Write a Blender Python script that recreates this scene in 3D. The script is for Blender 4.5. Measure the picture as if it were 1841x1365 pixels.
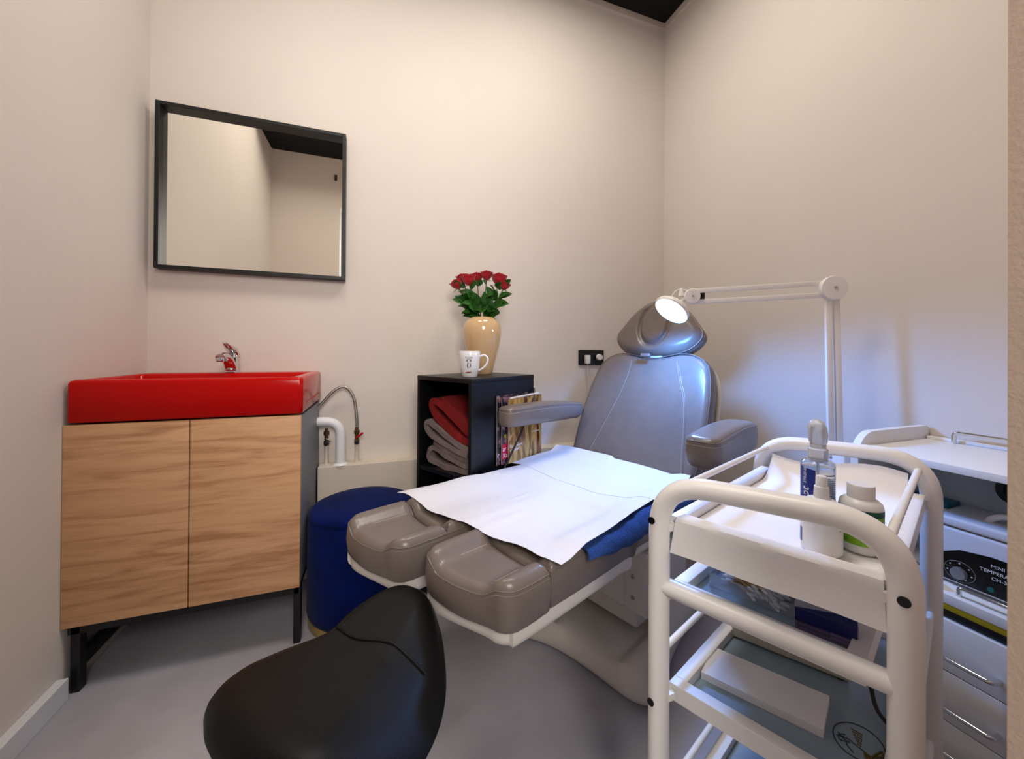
import bpy, bmesh, math, random
from mathutils import Vector, Matrix, noise
random.seed(7)
sc = bpy.context.scene
for o in list(bpy.data.objects): bpy.data.objects.remove(o)
COL = sc.collection
R = math.radians

# ------------------------------------------------------------ camera
F_PX, CX, CY = 670.0, 920.5, 629.9
yaw, pitch, roll = R(19.399), R(.223), R(.392)
fwd = Vector((math.sin(yaw)*math.cos(pitch), math.cos(yaw)*math.cos(pitch), math.sin(pitch)))
rgt = Vector((math.cos(yaw), -math.sin(yaw), 0)); up = rgt.cross(fwd)
r2 = rgt*math.cos(roll)+up*math.sin(roll); u2 = -rgt*math.sin(roll)+up*math.cos(roll)
cam = bpy.data.cameras.new('camera'); camo = bpy.data.objects.new('camera', cam); COL.objects.link(camo)
m = Matrix.Identity(4)
for i in range(3):
    m[i][0] = r2[i]; m[i][1] = u2[i]; m[i][2] = -fwd[i]
m[0][3], m[1][3], m[2][3] = 0, 0, 1.0
camo.matrix_world = m
cam.sensor_width = 36; cam.sensor_fit = 'HORIZONTAL'; cam.lens = F_PX/1841*36
cam.shift_y = (CY-682.5)/1841; cam.clip_start = .01
sc.camera = camo

# ------------------------------------------------------------ light and exposure
sc.view_settings.view_transform = 'Standard'; sc.view_settings.look = 'None'
sc.view_settings.gamma = 1; sc.view_settings.use_curve_mapping = False
sc.view_settings.exposure = .09
W = bpy.data.worlds.new('world'); sc.world = W; W.use_nodes = True
W.node_tree.nodes['Background'].inputs[0].default_value = (.80, .88, 1, 1)
W.node_tree.nodes['Background'].inputs[1].default_value = .3
def area(name, loc, aim, size, power, col, shape='DISK', spread=180):
    l = bpy.data.lights.new(name, 'AREA'); l.shape = shape; l.size = size; l.energy = power; l.color = col; l.spread = R(spread)
    o = bpy.data.objects.new(name, l); COL.objects.link(o); o.location = loc
    o.rotation_euler = (Vector(aim)-Vector(loc)).to_track_quat('-Z', 'Y').to_euler()
    return o
area('ceiling_light', (.72, .98, 2.97), (.72, 1.1, 0), .60, 17, (1, .93, .84))
area('ceiling_light', (-.20, .88, 2.97), (-.25, .8, 0), .60, 14, (1, .94, .87))
area('hallway_fill', (.05, -1.3, 2.0), (.1, 1.2, 1.0), .9, 37, (1, .94, .88))  # unseen fill added behind the camera for more frontal light

# ------------------------------------------------------------ materials
def lin(c): return tuple((x/255/12.92 if x/255 <= .04045 else ((x/255+.055)/1.055)**2.4) for x in c)
def mat(name, rgb, rough=.5, metal=0, bump=0, bscale=200, vary=0, vscale=6, coat=0, trans=0, ior=1.45, emit=None, estr=0, sheen=0, alpha=1, subs=0, bdist=.002, spec=.5):
    M = bpy.data.materials.new(name); M.use_nodes = True; nt = M.node_tree; P = nt.nodes['Principled BSDF']
    c = lin(rgb)
    P.inputs['Base Color'].default_value = (*c, 1); P.inputs['Roughness'].default_value = rough; P.inputs['Metallic'].default_value = metal
    P.inputs['Coat Weight'].default_value = coat; P.inputs['Transmission Weight'].default_value = trans; P.inputs['IOR'].default_value = ior
    P.inputs['Sheen Weight'].default_value = sheen; P.inputs['Alpha'].default_value = alpha
    P.inputs['Specular IOR Level'].default_value = spec
    if emit: P.inputs['Emission Color'].default_value = (*emit, 1); P.inputs['Emission Strength'].default_value = estr
    tc = nt.nodes.new('ShaderNodeTexCoord')
    if bump:
        n = nt.nodes.new('ShaderNodeTexNoise'); n.inputs['Scale'].default_value = bscale; n.inputs['Detail'].default_value = 4
        b = nt.nodes.new('ShaderNodeBump'); b.inputs['Strength'].default_value = bump; b.inputs['Distance'].default_value = bdist
        nt.links.new(tc.outputs['Object'], n.inputs['Vector']); nt.links.new(n.outputs[0], b.inputs['Height']); nt.links.new(b.outputs[0], P.inputs['Normal'])
    if vary:
        n = nt.nodes.new('ShaderNodeTexNoise'); n.inputs['Scale'].default_value = vscale; n.inputs['Detail'].default_value = 5
        rp = nt.nodes.new('ShaderNodeValToRGB'); rp.color_ramp.elements[0].position = .3; rp.color_ramp.elements[1].position = .7
        rp.color_ramp.elements[0].color = (*[x*(1-vary) for x in c], 1); rp.color_ramp.elements[1].color = (*[min(1, x*(1+vary)) for x in c], 1)
        nt.links.new(tc.outputs['Object'], n.inputs['Vector']); nt.links.new(n.outputs[0], rp.inputs[0]); nt.links.new(rp.outputs[0], P.inputs['Base Color'])
    return M
def ramp_mat(name, stops, scale=(1, 1, 1), nscale=4, detail=6, rough=.5, distort=0, bump=0, mode='OBJECT'):
    M = bpy.data.materials.new(name); M.use_nodes = True; nt = M.node_tree; P = nt.nodes['Principled BSDF']; P.inputs['Roughness'].default_value = rough
    tc = nt.nodes.new('ShaderNodeTexCoord'); mp = nt.nodes.new('ShaderNodeMapping'); mp.inputs['Scale'].default_value = scale
    n = nt.nodes.new('ShaderNodeTexNoise'); n.inputs['Scale'].default_value = nscale; n.inputs['Detail'].default_value = detail; n.inputs['Distortion'].default_value = distort
    rp = nt.nodes.new('ShaderNodeValToRGB'); cr = rp.color_ramp
    while len(cr.elements) < len(stops): cr.elements.new(.5)
    for e, (p, c) in zip(cr.elements, stops): e.position = p; e.color = (*lin(c), 1)
    nt.links.new(tc.outputs['Object'], mp.inputs[0]); nt.links.new(mp.outputs[0], n.inputs['Vector']); nt.links.new(n.outputs[0], rp.inputs[0]); nt.links.new(rp.outputs[0], P.inputs['Base Color'])
    if bump:
        b = nt.nodes.new('ShaderNodeBump'); b.inputs['Strength'].default_value = bump; b.inputs['Distance'].default_value = .001
        nt.links.new(n.outputs[0], b.inputs['Height']); nt.links.new(b.outputs[0], P.inputs['Normal'])
    return M
M = {}
M['wall'] = mat('wall_paint', (212, 202, 193), .75, bump=.25, bscale=350, vary=.015, vscale=3)
M['jamb'] = mat('shaded_wall_paint', (196, 172, 152), .7, bump=.2, bscale=300)  # same paint as the walls, its shade darkened into the colour
M['floor'] = mat('grey_floor', (158, 155, 161), .48, bump=.12, bscale=120, vary=.16, vscale=3.2)
M['ceil'] = mat('black_ceiling', (9, 9, 10), .9)
M['base'] = mat('skirting_paint', (205, 205, 206), .45)
M['ledge'] = mat('ledge_paint', (205, 193, 178), .7, bump=.15, bscale=200)
M['black'] = mat('black_paint', (6, 6, 7), .45)
M['blackwood'] = mat('black_laminate', (7, 8, 12), .38, bump=.06, bscale=90, spec=.5)
M['blackleather'] = mat('black_leather', (8, 8, 9), .45, spec=.22, bump=.22, bscale=420, bdist=.001)
M['red'] = mat('red_ceramic', (178, 6, 3), .14, spec=.22)
M['chrome'] = mat('chrome', (215, 215, 218), .1, metal=1)
M['steel'] = mat('brushed_steel', (170, 165, 155), .35, metal=1, bump=.4, bscale=900)
M['mirror'] = mat('mirror_glass', (250, 248, 240), .01, metal=1)
M['wpipe'] = mat('white_pipe', (225, 225, 228), .4)
M['brass'] = mat('brass_fitting', (120, 100, 70), .4, metal=1)
M['redplastic'] = mat('red_plastic', (170, 15, 25), .4)
M['slate'] = mat('slate_laminate', (112, 116, 126), .5)
M['velvet'] = mat('blue_velvet', (0, 18, 76), .9, spec=.08, sheen=.04, bump=.3, bscale=300, vary=.3, vscale=9)
M['gold'] = mat('gold_base', (200, 170, 100), .35, metal=.8)
M['taupe'] = mat('taupe_leather', (112, 101, 94), .28, bump=.2, bscale=380, bdist=.0008, vary=.05, vscale=20)
M['taupe_side'] = M['taupe']
M['stitch'] = mat('stitching', (165, 150, 138), .6)
M['shell'] = mat('white_shell', (214, 207, 198), .35)
M['basewhite'] = mat('chair_base_plastic', (198, 190, 182), .42, bump=.1, bscale=500)
M['paper'] = mat('tissue_paper', (216, 214, 216), .8, bump=.25, bscale=45, bdist=.003)
M['liner'] = mat('trolley_liner_paper', (240, 236, 234), .8, bump=.25, bscale=45, bdist=.003)
M['towelblue'] = mat('blue_terry', (38, 74, 140), .95, bump=1, bscale=420, bdist=.006, vary=.25, vscale=160)
M['towelred'] = mat('red_terry', (128, 8, 12), .95, bump=1, bscale=350, bdist=.005, vary=.2, vscale=120)
M['towelgrey'] = mat('grey_terry', (128, 112, 110), .95, bump=1, bscale=350, bdist=.005, vary=.2, vscale=120)
M['white'] = mat('white_lacquer', (235, 231, 226), .32, bump=.05, bscale=60)
M['whitelam'] = mat('white_laminate', (226, 224, 220), .4)
M['cartglass'] = mat('grey_tray_glass', (146, 164, 176), .2, vary=.06, vscale=12)
M['backpanel'] = mat('grey_green_panel', (192, 206, 210), .6, vary=.04)
M['device'] = mat('device_white', (214, 216, 220), .35)
M['beige'] = mat('beige_plastic', (196, 190, 172), .45)
M['blk'] = mat('gloss_black', (6, 6, 8), .18)
M['knob'] = mat('silver_knob', (150, 152, 158), .35, metal=.6)
M['ink'] = mat('white_ink', (225, 225, 228), .5)
M['darkink'] = mat('dark_ink', (45, 45, 60), .6)
M['rose'] = mat('rose_petal', (176, 5, 28), .55, vary=.3, vscale=60, sheen=.3)
M['leaf'] = mat('rose_leaf', (44, 92, 30), .4, vary=.45, vscale=25)
M['stem'] = mat('rose_stem', (70, 110, 45), .5)
M['vase'] = mat('cream_glaze', (206, 172, 128), .12, coat=.6, vary=.08, vscale=5)
M['mug'] = mat('white_porcelain', (230, 229, 232), .15, coat=.4)
M['clear'] = mat('clear_plastic', (235, 240, 245), .06, trans=1, ior=1.3)
M['clearw'] = mat('frosted_plastic', (235, 238, 242), .25, trans=.6, ior=1.3)
M['clearbox'] = mat('clear_box_plastic', (225, 232, 240), .08, alpha=.22)
M['bluelabel'] = mat('blue_label', (14, 38, 120), .4)
M['lightblue'] = mat('light_blue_label', (120, 165, 210), .4)
M['whiteplastic'] = mat('white_plastic', (228, 226, 224), .35)
M['greenlabel'] = mat('green_label', (126, 178, 32), .4)
M['darkgreen'] = mat('dark_green_band', (8, 74, 60), .4)
M['boxblue'] = ramp_mat('blue_carton', [(.0, (20, 26, 110)), (.6, (22, 26, 100)), (1, (60, 60, 140))], nscale=8)
M['boxlilac'] = mat('lilac_carton', (128, 112, 150), .5)
M['boxwhite'] = mat('carton_white', (205, 202, 205), .6)
M['stick'] = mat('wooden_stick', (190, 150, 95), .7)
M['cotton'] = mat('cotton', (235, 235, 235), .95)
M['rubber'] = mat('dark_rubber', (28, 30, 34), .5)
M['yellow'] = mat('yellow_edge', (170, 150, 10), .5)
M['teal'] = mat('teal_plastic', (20, 110, 130), .4)
M['green'] = mat('green_lamp_lens', (10, 90, 85), .3)
M['emit'] = mat('lamp_diffuser', (240, 245, 255), .4, emit=(.88, .94, 1), estr=22)
M['magblack'] = mat('magazine_dark', (24, 20, 26), .35)
M['magpages'] = mat('magazine_pages', (215, 210, 205), .7)
M['magred'] = mat('magazine_red', (190, 14, 60), .35)
M['maghair'] = ramp_mat('magazine_blond_cover', [(.3, (70, 20, 14)), (.42, (120, 84, 40)), (.52, (196, 160, 92)), (.62, (130, 80, 36)), (.75, (40, 16, 14))], scale=(3.2, 2, 1.1), nscale=5.5, distort=1.0, detail=3, rough=.3)
M['magpink'] = ramp_mat('magazine_portrait_cover', [(.3, (14, 12, 18)), (.5, (30, 22, 32)), (.58, (150, 110, 118)), (.66, (22, 18, 26))], nscale=26, rough=.3)
M['stamp'] = mat('stamp_ink', (52, 60, 66), .6)
M['stampgold'] = mat('stamp_gold_ink', (104, 84, 36), .6)

def wood():
    Mt = bpy.data.materials.new('oak_laminate'); Mt.use_nodes = True; nt = Mt.node_tree; P = nt.nodes['Principled BSDF']; P.inputs['Roughness'].default_value = .5
    tc = nt.nodes.new('ShaderNodeTexCoord'); mp = nt.nodes.new('ShaderNodeMapping'); mp.inputs['Scale'].default_value = (1.1, 1.1, 11)
    n = nt.nodes.new('ShaderNodeTexNoise'); n.inputs['Scale'].default_value = 3; n.inputs['Detail'].default_value = 8; n.inputs['Distortion'].default_value = .9
    mp2 = nt.nodes.new('ShaderNodeMapping'); mp2.inputs['Scale'].default_value = (5, 5, 160)
    n2 = nt.nodes.new('ShaderNodeTexNoise'); n2.inputs['Scale'].default_value = 4; n2.inputs['Detail'].default_value = 3
    mx = nt.nodes.new('ShaderNodeMath'); mx.operation = 'MULTIPLY_ADD'; mx.inputs[1].default_value = .25
    rp = nt.nodes.new('ShaderNodeValToRGB'); cr = rp.color_ramp
    for _ in range(2): cr.elements.new(.5)
    for e, (p, c) in zip(cr.elements, [(.34, (166, 117, 78)), (.48, (192, 145, 104)), (.62, (202, 156, 114)), (.8, (182, 132, 90))]): e.position = p; e.color = (*lin(c), 1)
    nt.links.new(tc.outputs['Object'], mp.inputs[0]); nt.links.new(tc.outputs['Object'], mp2.inputs[0])
    nt.links.new(mp.outputs[0], n.inputs['Vector']); nt.links.new(mp2.outputs[0], n2.inputs['Vector'])
    nt.links.new(n2.outputs[0], mx.inputs[0]); nt.links.new(n.outputs[0], mx.inputs[2])
    ad = nt.nodes.new('ShaderNodeMath'); ad.operation = 'SUBTRACT'; ad.inputs[1].default_value = .125
    nt.links.new(mx.outputs[0], ad.inputs[0]); nt.links.new(ad.outputs[0], rp.inputs[0]); nt.links.new(rp.outputs[0], P.inputs['Base Color'])
    return Mt
M['wood'] = wood()

# ------------------------------------------------------------ mesh helpers
V = Vector
def obj(name, bm, material, parent=None, loc=None, sharp=35, smooth=True):
    bmesh.ops.recalc_face_normals(bm, faces=bm.faces[:])
    if smooth:
        for f in bm.faces: f.smooth = True
        for e in bm.edges:
            if len(e.link_faces) == 2 and e.calc_face_angle(0) > R(sharp): e.smooth = False
    me = bpy.data.meshes.new(name); bm.to_mesh(me); bm.free()
    for mm in (material if isinstance(material, list) else [material]): me.materials.append(mm)
    o = bpy.data.objects.new(name, me); COL.objects.link(o)
    if parent: o.parent = parent
    if loc is not None: o.location = loc
    return o
def tag(o, label, cat, group=None):
    o['label'] = label; o['category'] = cat
    if group: o['group'] = group
    return o
def thing(name, label, cat, loc=(0, 0, 0), rz=0, group=None):
    o = bpy.data.objects.new(name, None); COL.objects.link(o); o.location = loc; o.rotation_euler = (0, 0, rz)
    o.empty_display_size = .1
    return tag(o, label, cat, group)
def struct(o): o['kind'] = 'structure'; return o
def box(x0, y0, z0, x1, y1, z1, r=0, seg=3, bm=None, T=None, mi=0):
    b = bmesh.new()
    bmesh.ops.create_cube(b, size=1)
    for v in b.verts: v.co = Vector(((x0+x1)/2+v.co.x*(x1-x0), (y0+y1)/2+v.co.y*(y1-y0), (z0+z1)/2+v.co.z*(z1-z0)))
    if r: bmesh.ops.bevel(b, geom=b.edges[:], offset=r, segments=seg, profile=.5, affect='EDGES')
    if T: bmesh.ops.transform(b, matrix=T, verts=b.verts[:])
    for f in b.faces: f.material_index = mi
    return join(bm, b)
def join(bm, b):
    if bm is None: return b
    me = bpy.data.meshes.new('tmp'); b.to_mesh(me); b.free(); bm.from_mesh(me); bpy.data.meshes.remove(me); return bm
def smooth_path(pts, n=8, closed=False):
    P = [Vector(p) for p in pts]; out = []
    N = len(P); rng = range(N if closed else N-1)
    for i in rng:
        p1, p2 = P[i], P[(i+1) % N]
        p0 = P[(i-1) % N] if closed or i > 0 else p1*2-p2
        p3 = P[(i+2) % N] if closed or i+2 < N else p2*2-p1
        for k in range(n):
            t = k/n
            out.append(.5*((2*p1)+(p2-p0)*t+(2*p0-5*p1+4*p2-p3)*t*t+(3*p1-p0-3*p2+p3)*t**3))
    if not closed: out.append(P[-1])
    return out
def round_path(pts, r, n=6):
    P = [Vector(p) for p in pts]; out = [P[0]]
    rr = r if isinstance(r, (list, tuple)) else [r]*len(P)
    for i in range(1, len(P)-1):
        a = (P[i-1]-P[i]); b = (P[i+1]-P[i]); d = min(rr[i], a.length*.49, b.length*.49)
        A = P[i]+a.normalized()*d; B = P[i]+b.normalized()*d
        for k in range(n+1):
            t = k/n; out.append(A*(1-t)**2+P[i]*2*t*(1-t)+B*t*t)
    out.append(P[-1]); return out
def tube(pts, r, n=12, bm=None, caps=True, side=None, r2=None, closed=False, mi=0):
    """sweep; side = fixed vector for the r axis, r2 = radius on the other axis"""
    P = [Vector(p) for p in pts]; b = bmesh.new(); rings = []; prev = None
    N = len(P)
    for i, p in enumerate(P):
        if closed: t = (P[(i+1) % N]-P[i-1])
        else: t = (P[min(i+1, N-1)]-P[max(i-1, 0)])
        t = t.normalized() if t.length > 1e-9 else Vector((0, 0, 1))
        if side is not None: u = Vector(side)-t*t.dot(Vector(side)); u.normalize()
        elif prev is None: u = t.orthogonal().normalized()
        else: u = (prev-t*t.dot(prev)).normalized()
        prev = u; w = t.cross(u)
        rad = r[i] if isinstance(r, (list, tuple)) else r
        rb = (r2[i] if isinstance(r2, (list, tuple)) else r2) if r2 is not None else rad
        rings.append([b.verts.new(p+u*math.cos(2*math.pi*k/n)*rad+w*math.sin(2*math.pi*k/n)*rb) for k in range(n)])
    for i in range(N if closed else N-1):
        A, B = rings[i], rings[(i+1) % N]
        for k in range(n): b.faces.new((A[k], A[(k+1) % n], B[(k+1) % n], B[k]))
    if caps and not closed: b.faces.new(rings[0][::-1]); b.faces.new(rings[-1])
    for f in b.faces: f.material_index = mi
    return join(bm, b)
def lathe(prof, n=40, c=(0, 0, 0), bm=None, axis=None, sx=1, sy=1, mi=0):
    b = bmesh.new(); rings = []
    for r, z in prof:
        if r < 1e-6: rings.append([b.verts.new((0, 0, z))])
        else: rings.append([b.verts.new((r*sx*math.cos(2*math.pi*k/n), r*sy*math.sin(2*math.pi*k/n), z)) for k in range(n)])
    for A, B in zip(rings, rings[1:]):
        for k in range(n):
            k2 = (k+1) % n
            if len(A) == 1 and len(B) == 1: continue
            if len(A) == 1: b.faces.new((A[0], B[k2], B[k]))
            elif len(B) == 1: b.faces.new((A[k], A[k2], B[0]))
            else: b.faces.new((A[k], A[k2], B[k2], B[k]))
    T = Matrix.Translation(Vector(c))
    if axis is not None: T = T @ Vector((0, 0, 1)).rotation_difference(Vector(axis).normalized()).to_matrix().to_4x4()
    bmesh.ops.transform(b, matrix=T, verts=b.verts[:])
    for f in b.faces: f.material_index = mi
    return join(bm, b)
def resample(pts, n, closed=True):
    P = [Vector((*p, 0)) if len(p) == 2 else Vector(p) for p in pts]
    if closed: P = P+[P[0]]
    L = [0]
    for a, c in zip(P, P[1:]): L.append(L[-1]+(c-a).length)
    out = []; j = 0
    m_ = n if closed else n-1
    for i in range(n):
        s = L[-1]*i/m_
        while j < len(L)-2 and L[j+1] < s: j += 1
        t = (s-L[j])/max(1e-9, L[j+1]-L[j]); out.append(P[j].lerp(P[j+1], t))
    return out
def pad(outline, levels, hf=None, hb=None, n=72, rings=9, T=None, bm=None, centre=None):
    """outline: closed 2D; levels: [(scale_inset, z)] from bottom to top; caps filled with rings; hf(x,y)->extra z on the top, faded at the side"""
    O = resample(outline, n); c = Vector((sum(p.x for p in O)/n, sum(p.y for p in O)/n, 0)) if centre is None else Vector((*centre, 0))
    mx_, Mx_ = min(p.x for p in O), max(p.x for p in O); my_, My_ = min(p.y for p in O), max(p.y for p in O)
    ec = V(((mx_+Mx_)/2, (my_+My_)/2, 0)); hx_, hy_ = (Mx_-mx_)/2, (My_-my_)/2
    def inset(p, d): return V((ec.x+(p.x-ec.x)*(1-d/hx_), ec.y+(p.y-ec.y)*(1-d/hy_), 0))
    b = bmesh.new()
    def ring(ps, zf): return [b.verts.new((p.x, p.y, zf(p))) for p in ps]
    R_ = []
    zt = levels[-1][1]; zb = levels[0][1]
    base = [inset(p, levels[0][0]) for p in O]
    def topz(p, z):
        k = (z-zb)/(zt-zb); return z+(hf(p.x, p.y)*k if hf else 0)
    botz = lambda p: zb+(hb(p.x, p.y) if hb else 0)
    for kf in range(1, rings-1): R_.append(ring([c.lerp(p, kf/(rings-1)) for p in base], botz))
    for ins, z in levels:
        ps = [inset(p, ins) for p in O]
        if z == zb: R_.append(ring(ps, botz))
        else: R_.append(ring(ps, lambda p, z=z: topz(p, z)))
    top = [inset(p, levels[-1][0]) for p in O]
    for kf in range(rings-2, 0, -1): R_.append(ring([c.lerp(p, kf/(rings-1)) for p in top], lambda p: topz(p, zt)))
    for A, B in zip(R_, R_[1:]):
        for k in range(n): b.faces.new((A[k], A[(k+1) % n], B[(k+1) % n], B[k]))
    c0 = b.verts.new((c.x, c.y, botz(c))); c1 = b.verts.new((c.x, c.y, topz(c, zt)))
    for k in range(n): b.faces.new((c0, R_[0][(k+1) % n], R_[0][k])); b.faces.new((c1, R_[-1][k], R_[-1][(k+1) % n]))
    if T: bmesh.ops.transform(b, matrix=T, verts=b.verts[:])
    return join(bm, b)
def rrect(x0, y0, x1, y1, r, n=6):
    out = []
    for cx, cy, a0 in ((x1-r, y1-r, 0), (x0+r, y1-r, 90), (x0+r, y0+r, 180), (x1-r, y0+r, 270)):
        for k in range(n+1):
            a = R(a0+90*k/n); out.append((cx+r*math.cos(a), cy+r*math.sin(a)))
    return out
def prism(poly, z0, z1, bm=None, T=None, r=0):
    b = bmesh.new(); A = [b.verts.new((p[0], p[1], z0)) for p in poly]; B = [b.verts.new((p[0], p[1], z1)) for p in poly]
    n = len(poly); b.faces.new(A[::-1]); b.faces.new(B)
    for k in range(n): b.faces.new((A[k], A[(k+1) % n], B[(k+1) % n], B[k]))
    if r: bmesh.ops.bevel(b, geom=[e for e in b.edges if abs(e.verts[0].co.z-e.verts[1].co.z) < 1e-6], offset=r, segments=2, profile=.5, affect='EDGES')
    if T: bmesh.ops.transform(b, matrix=T, verts=b.verts[:])
    return join(bm, b)
def sheet(nx, ny, fn, th=.0012, bm=None):
    """grid surface fn(u,v)->Vector with thickness th downwards"""
    b = bmesh.new(); top = [[b.verts.new(fn(i/nx, j/ny)) for j in range(ny+1)] for i in range(nx+1)]
    for i in range(nx):
        for j in range(ny): b.faces.new((top[i][j], top[i+1][j], top[i+1][j+1], top[i][j+1]))
    bmesh.ops.recalc_face_normals(b, faces=b.faces[:])
    b.normal_update()
    vs = b.verts[:]; nrm = {v: v.normal.copy() for v in vs}; fs = b.faces[:]
    dup = {v: b.verts.new(v.co-nrm[v]*th*(1 if nrm[v].z >= 0 else -1)) for v in vs}
    for f in fs: b.faces.new([dup[v] for v in f.verts][::-1])
    for e in [e for e in b.edges if e.is_boundary and e.verts[0] in dup and e.verts[1] in dup]:
        a, c = e.verts; b.faces.new((a, c, dup[c], dup[a]))
    return join(bm, b)
def text(body, size, ext=.0004, align='LEFT', shear=0, T=None, fn=None, bm=None):
    cu = bpy.data.curves.new('lettering', 'FONT'); cu.body = body; cu.size = size; cu.extrude = ext; cu.align_x = align; cu.shear = shear; cu.resolution_u = 3
    o = bpy.data.objects.new('lettering', cu); COL.objects.link(o)
    dg = bpy.context.evaluated_depsgraph_get(); me = bpy.data.meshes.new_from_object(o.evaluated_get(dg))
    b = bmesh.new(); b.from_mesh(me); bpy.data.objects.remove(o); bpy.data.meshes.remove(me); bpy.data.curves.remove(cu)
    if fn:
        for v in b.verts: v.co = fn(v.co)
    if T: bmesh.ops.transform(b, matrix=T, verts=b.verts[:])
    return join(bm, b)
def frame(o, x, y, z):   # 4x4 from origin and axes
    T = Matrix.Identity(4)
    for i in range(3): T[i][0] = x[i]; T[i][1] = y[i]; T[i][2] = z[i]; T[i][3] = o[i]
    return T
V = Vector

# ============================================================ the room
XL, XR, D, H = -.858, 1.627, 1.84, 3.006
struct(obj('floor', box(XL-.1, -1.2, -.1, XR+.1, D+.1, 0), M['floor'], smooth=False))
struct(obj('ceiling', box(XL, .10, 2.66, XR, .58, H, bm=box(XL-.1, -.02, H, XR+.1, D+.1, H+.1)), M['ceil'], smooth=False))  # lowered front section is added so the mirror reflects black
struct(obj('wall_back', box(XL-.1, D, 0, XR+.1, D+.1, H), M['wall'], smooth=False))
struct(obj('wall_left', box(XL-.1, 0, 0, XL, D, H), M['wall'], smooth=False))
struct(obj('wall_right', box(XR, 0, 0, XR+.1, D, H), M['wall'], smooth=False))
wf = box(XL-.1, -.02, 0, -.345, .10, H); wf = box(.405, -.05, 0, XR+.1, .128, H, bm=wf, mi=1); wf = box(-.345, -.02, 2.25, .405, .10, H, bm=wf)
struct(obj('wall_front', wf, [M['wall'], M['jamb']], smooth=False))
struct(obj('trim_1', box(XL, D-.012, H-.035, XR, D, H), M['wall'], smooth=False))
struct(obj('trim_2', box(XR-.012, .13, H-.035, XR, D-.012, H), M['wall'], smooth=False))
struct(obj('trim_3', box(-.249, D-.078, 0, .34, D, .503, .003), M['ledge'], smooth=False))
struct(obj('trim_4', box(.66, D-.078, 0, XR, D, .503, .003), M['ledge'], smooth=False))
struct(obj('baseboard_left', box(XL, .13, 0, -.832, 1.424, .062, .002), M['base'], smooth=False))

# ============================================================ wash stand
t = thing('vanity_cabinet', 'oak fronted two-door vanity cabinet on black metal legs under the red basin', 'cabinet', (-.556, 1.64, 0))
x0, x1, yf = -.858+.556, -.252+.556, 1.432-1.64
obj('cabinet_body', box(x0+.004, yf+.02, .205, x1-.002, .19, .775, .001), M['slate'], t)
for a, b_ in ((x0+.001, -.0065), (-.0035, x1-.002)):
    obj('door', box(a, yf, .196, b_, yf+.018, .779, .0015), M['wood'], t)
for lx, ly in ((x0+.016, yf+.012), (x1-.022, yf+.012), (x0+.016, .16), (x1-.022, .16)):
    obj('leg', box(lx, ly, 0, lx+.022, ly+.028, .205, .0015), M['black'], t)
fr = box(x0+.01, yf+.012, .17, x1-.006, yf+.03, .205)
fr = box(x0+.014, yf+.03, .06, x0+.036, .17, .10, .002, bm=fr); fr = box(x0+.014, yf+.03, .18, x0+.036, .17, .205, bm=fr); fr = box(x1-.026, yf+.03, .18, x1-.004, .17, .205, bm=fr)
fr = box(x0+.01, .15, .17, x1-.006, .18, .205, bm=fr)
obj('leg_frame', fr, M['black'], t)

# basin: outer shell with a cavity
def basin():
    b = bmesh.new()
    X0, X1, Y0, Y1, Z0, Z1 = -.850, -.249, 1.430, 1.838, .785, .909
    def rr(i, z, r): return [(p[0], p[1], z) for p in rrect(X0+i[0], Y0+i[1], X1-i[2], Y1-i[3], r, 5)]
    L = [rr((.004,)*4, Z0, .008), rr((0,)*4, Z0+.005, .01), rr((0,)*4, Z1-.010, .012), rr((.003,)*4, Z1-.003, .012), rr((.010,)*4, Z1, .012),
         rr((.024, .016, .030, .115), Z1, .02), rr((.028, .020, .034, .119), Z1-.005, .02), rr((.036, .030, .044, .127), Z1-.085, .03), rr((.07, .07, .08, .16), Z1-.095, .03)]
    VV = [[b.verts.new(p) for p in l] for l in L]
    for A, B in zip(VV, VV[1:]):
        for k in range(len(A)): b.faces.new((A[k], A[(k+1) % len(A)], B[(k+1) % len(A)], B[k]))
    b.faces.new(VV[0][::-1]); b.faces.new(VV[-1])
    return b
bs = basin()
for v in bs.verts: v.co -= V((-.549, 1.634, .785))
bo = obj('washbasin', bs, M['red'], loc=(-.549, 1.634, .785), sharp=50)
tag(bo, 'rectangular glossy red ceramic basin on top of the oak cabinet', 'sink')
sd = box(.3002, -.13, .028, .3022, .19, .031)
obj('side_groove', sd, M['red'], bo)
dr = lathe([(0, .032), (.018, .032), (.02, .0305), (.02, .028)], c=(0, -.02, 0)); obj('drain', dr, M['chrome'], bo)

t = thing('basin_tap', 'chrome single-lever mixer tap at the back rim of the red basin', 'faucet', (-.562, 1.775, .909))
obj('tap_base', lathe([(0, 0), (.029, 0), (.029, .004), (.025, .007), (0, .007)]), M['chrome'], t)
bd = smooth_path([(0, .004, .005), (0, .003, .04), (0, .0, .068)], 6)
obj('tap_body', tube(bd, [.023]*6+[.022]*6+[.021], 20, side=(1, 0, 0)), M['chrome'], t, sharp=60)
sp = smooth_path([(0, -.005, .022), (0, -.035, .052), (0, -.075, .068), (0, -.112, .064)], 8)
obj('spout', tube(sp, [.021-.006*i/24 for i in range(25)], 16, side=(1, 0, 0), r2=[.017-.006*i/24 for i in range(25)]), M['chrome'], t, sharp=60)
obj('aerator', lathe([(0, 0), (.012, 0), (.013, .006), (.0125, .014), (0, .014)], c=(0, -.112, .046)), M['chrome'], t)
hd = smooth_path([(0, .022, .076), (0, .002, .092), (0, -.035, .104), (0, -.072, .118)], 8)
obj('lever', tube(hd, [.020]*9+[.020-.013*i/16 for i in range(16)], 16, side=(1, 0, 0), r2=[.012]*9+[.012-.009*i/16 for i in range(16)]), M['chrome'], t, sharp=60)

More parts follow.
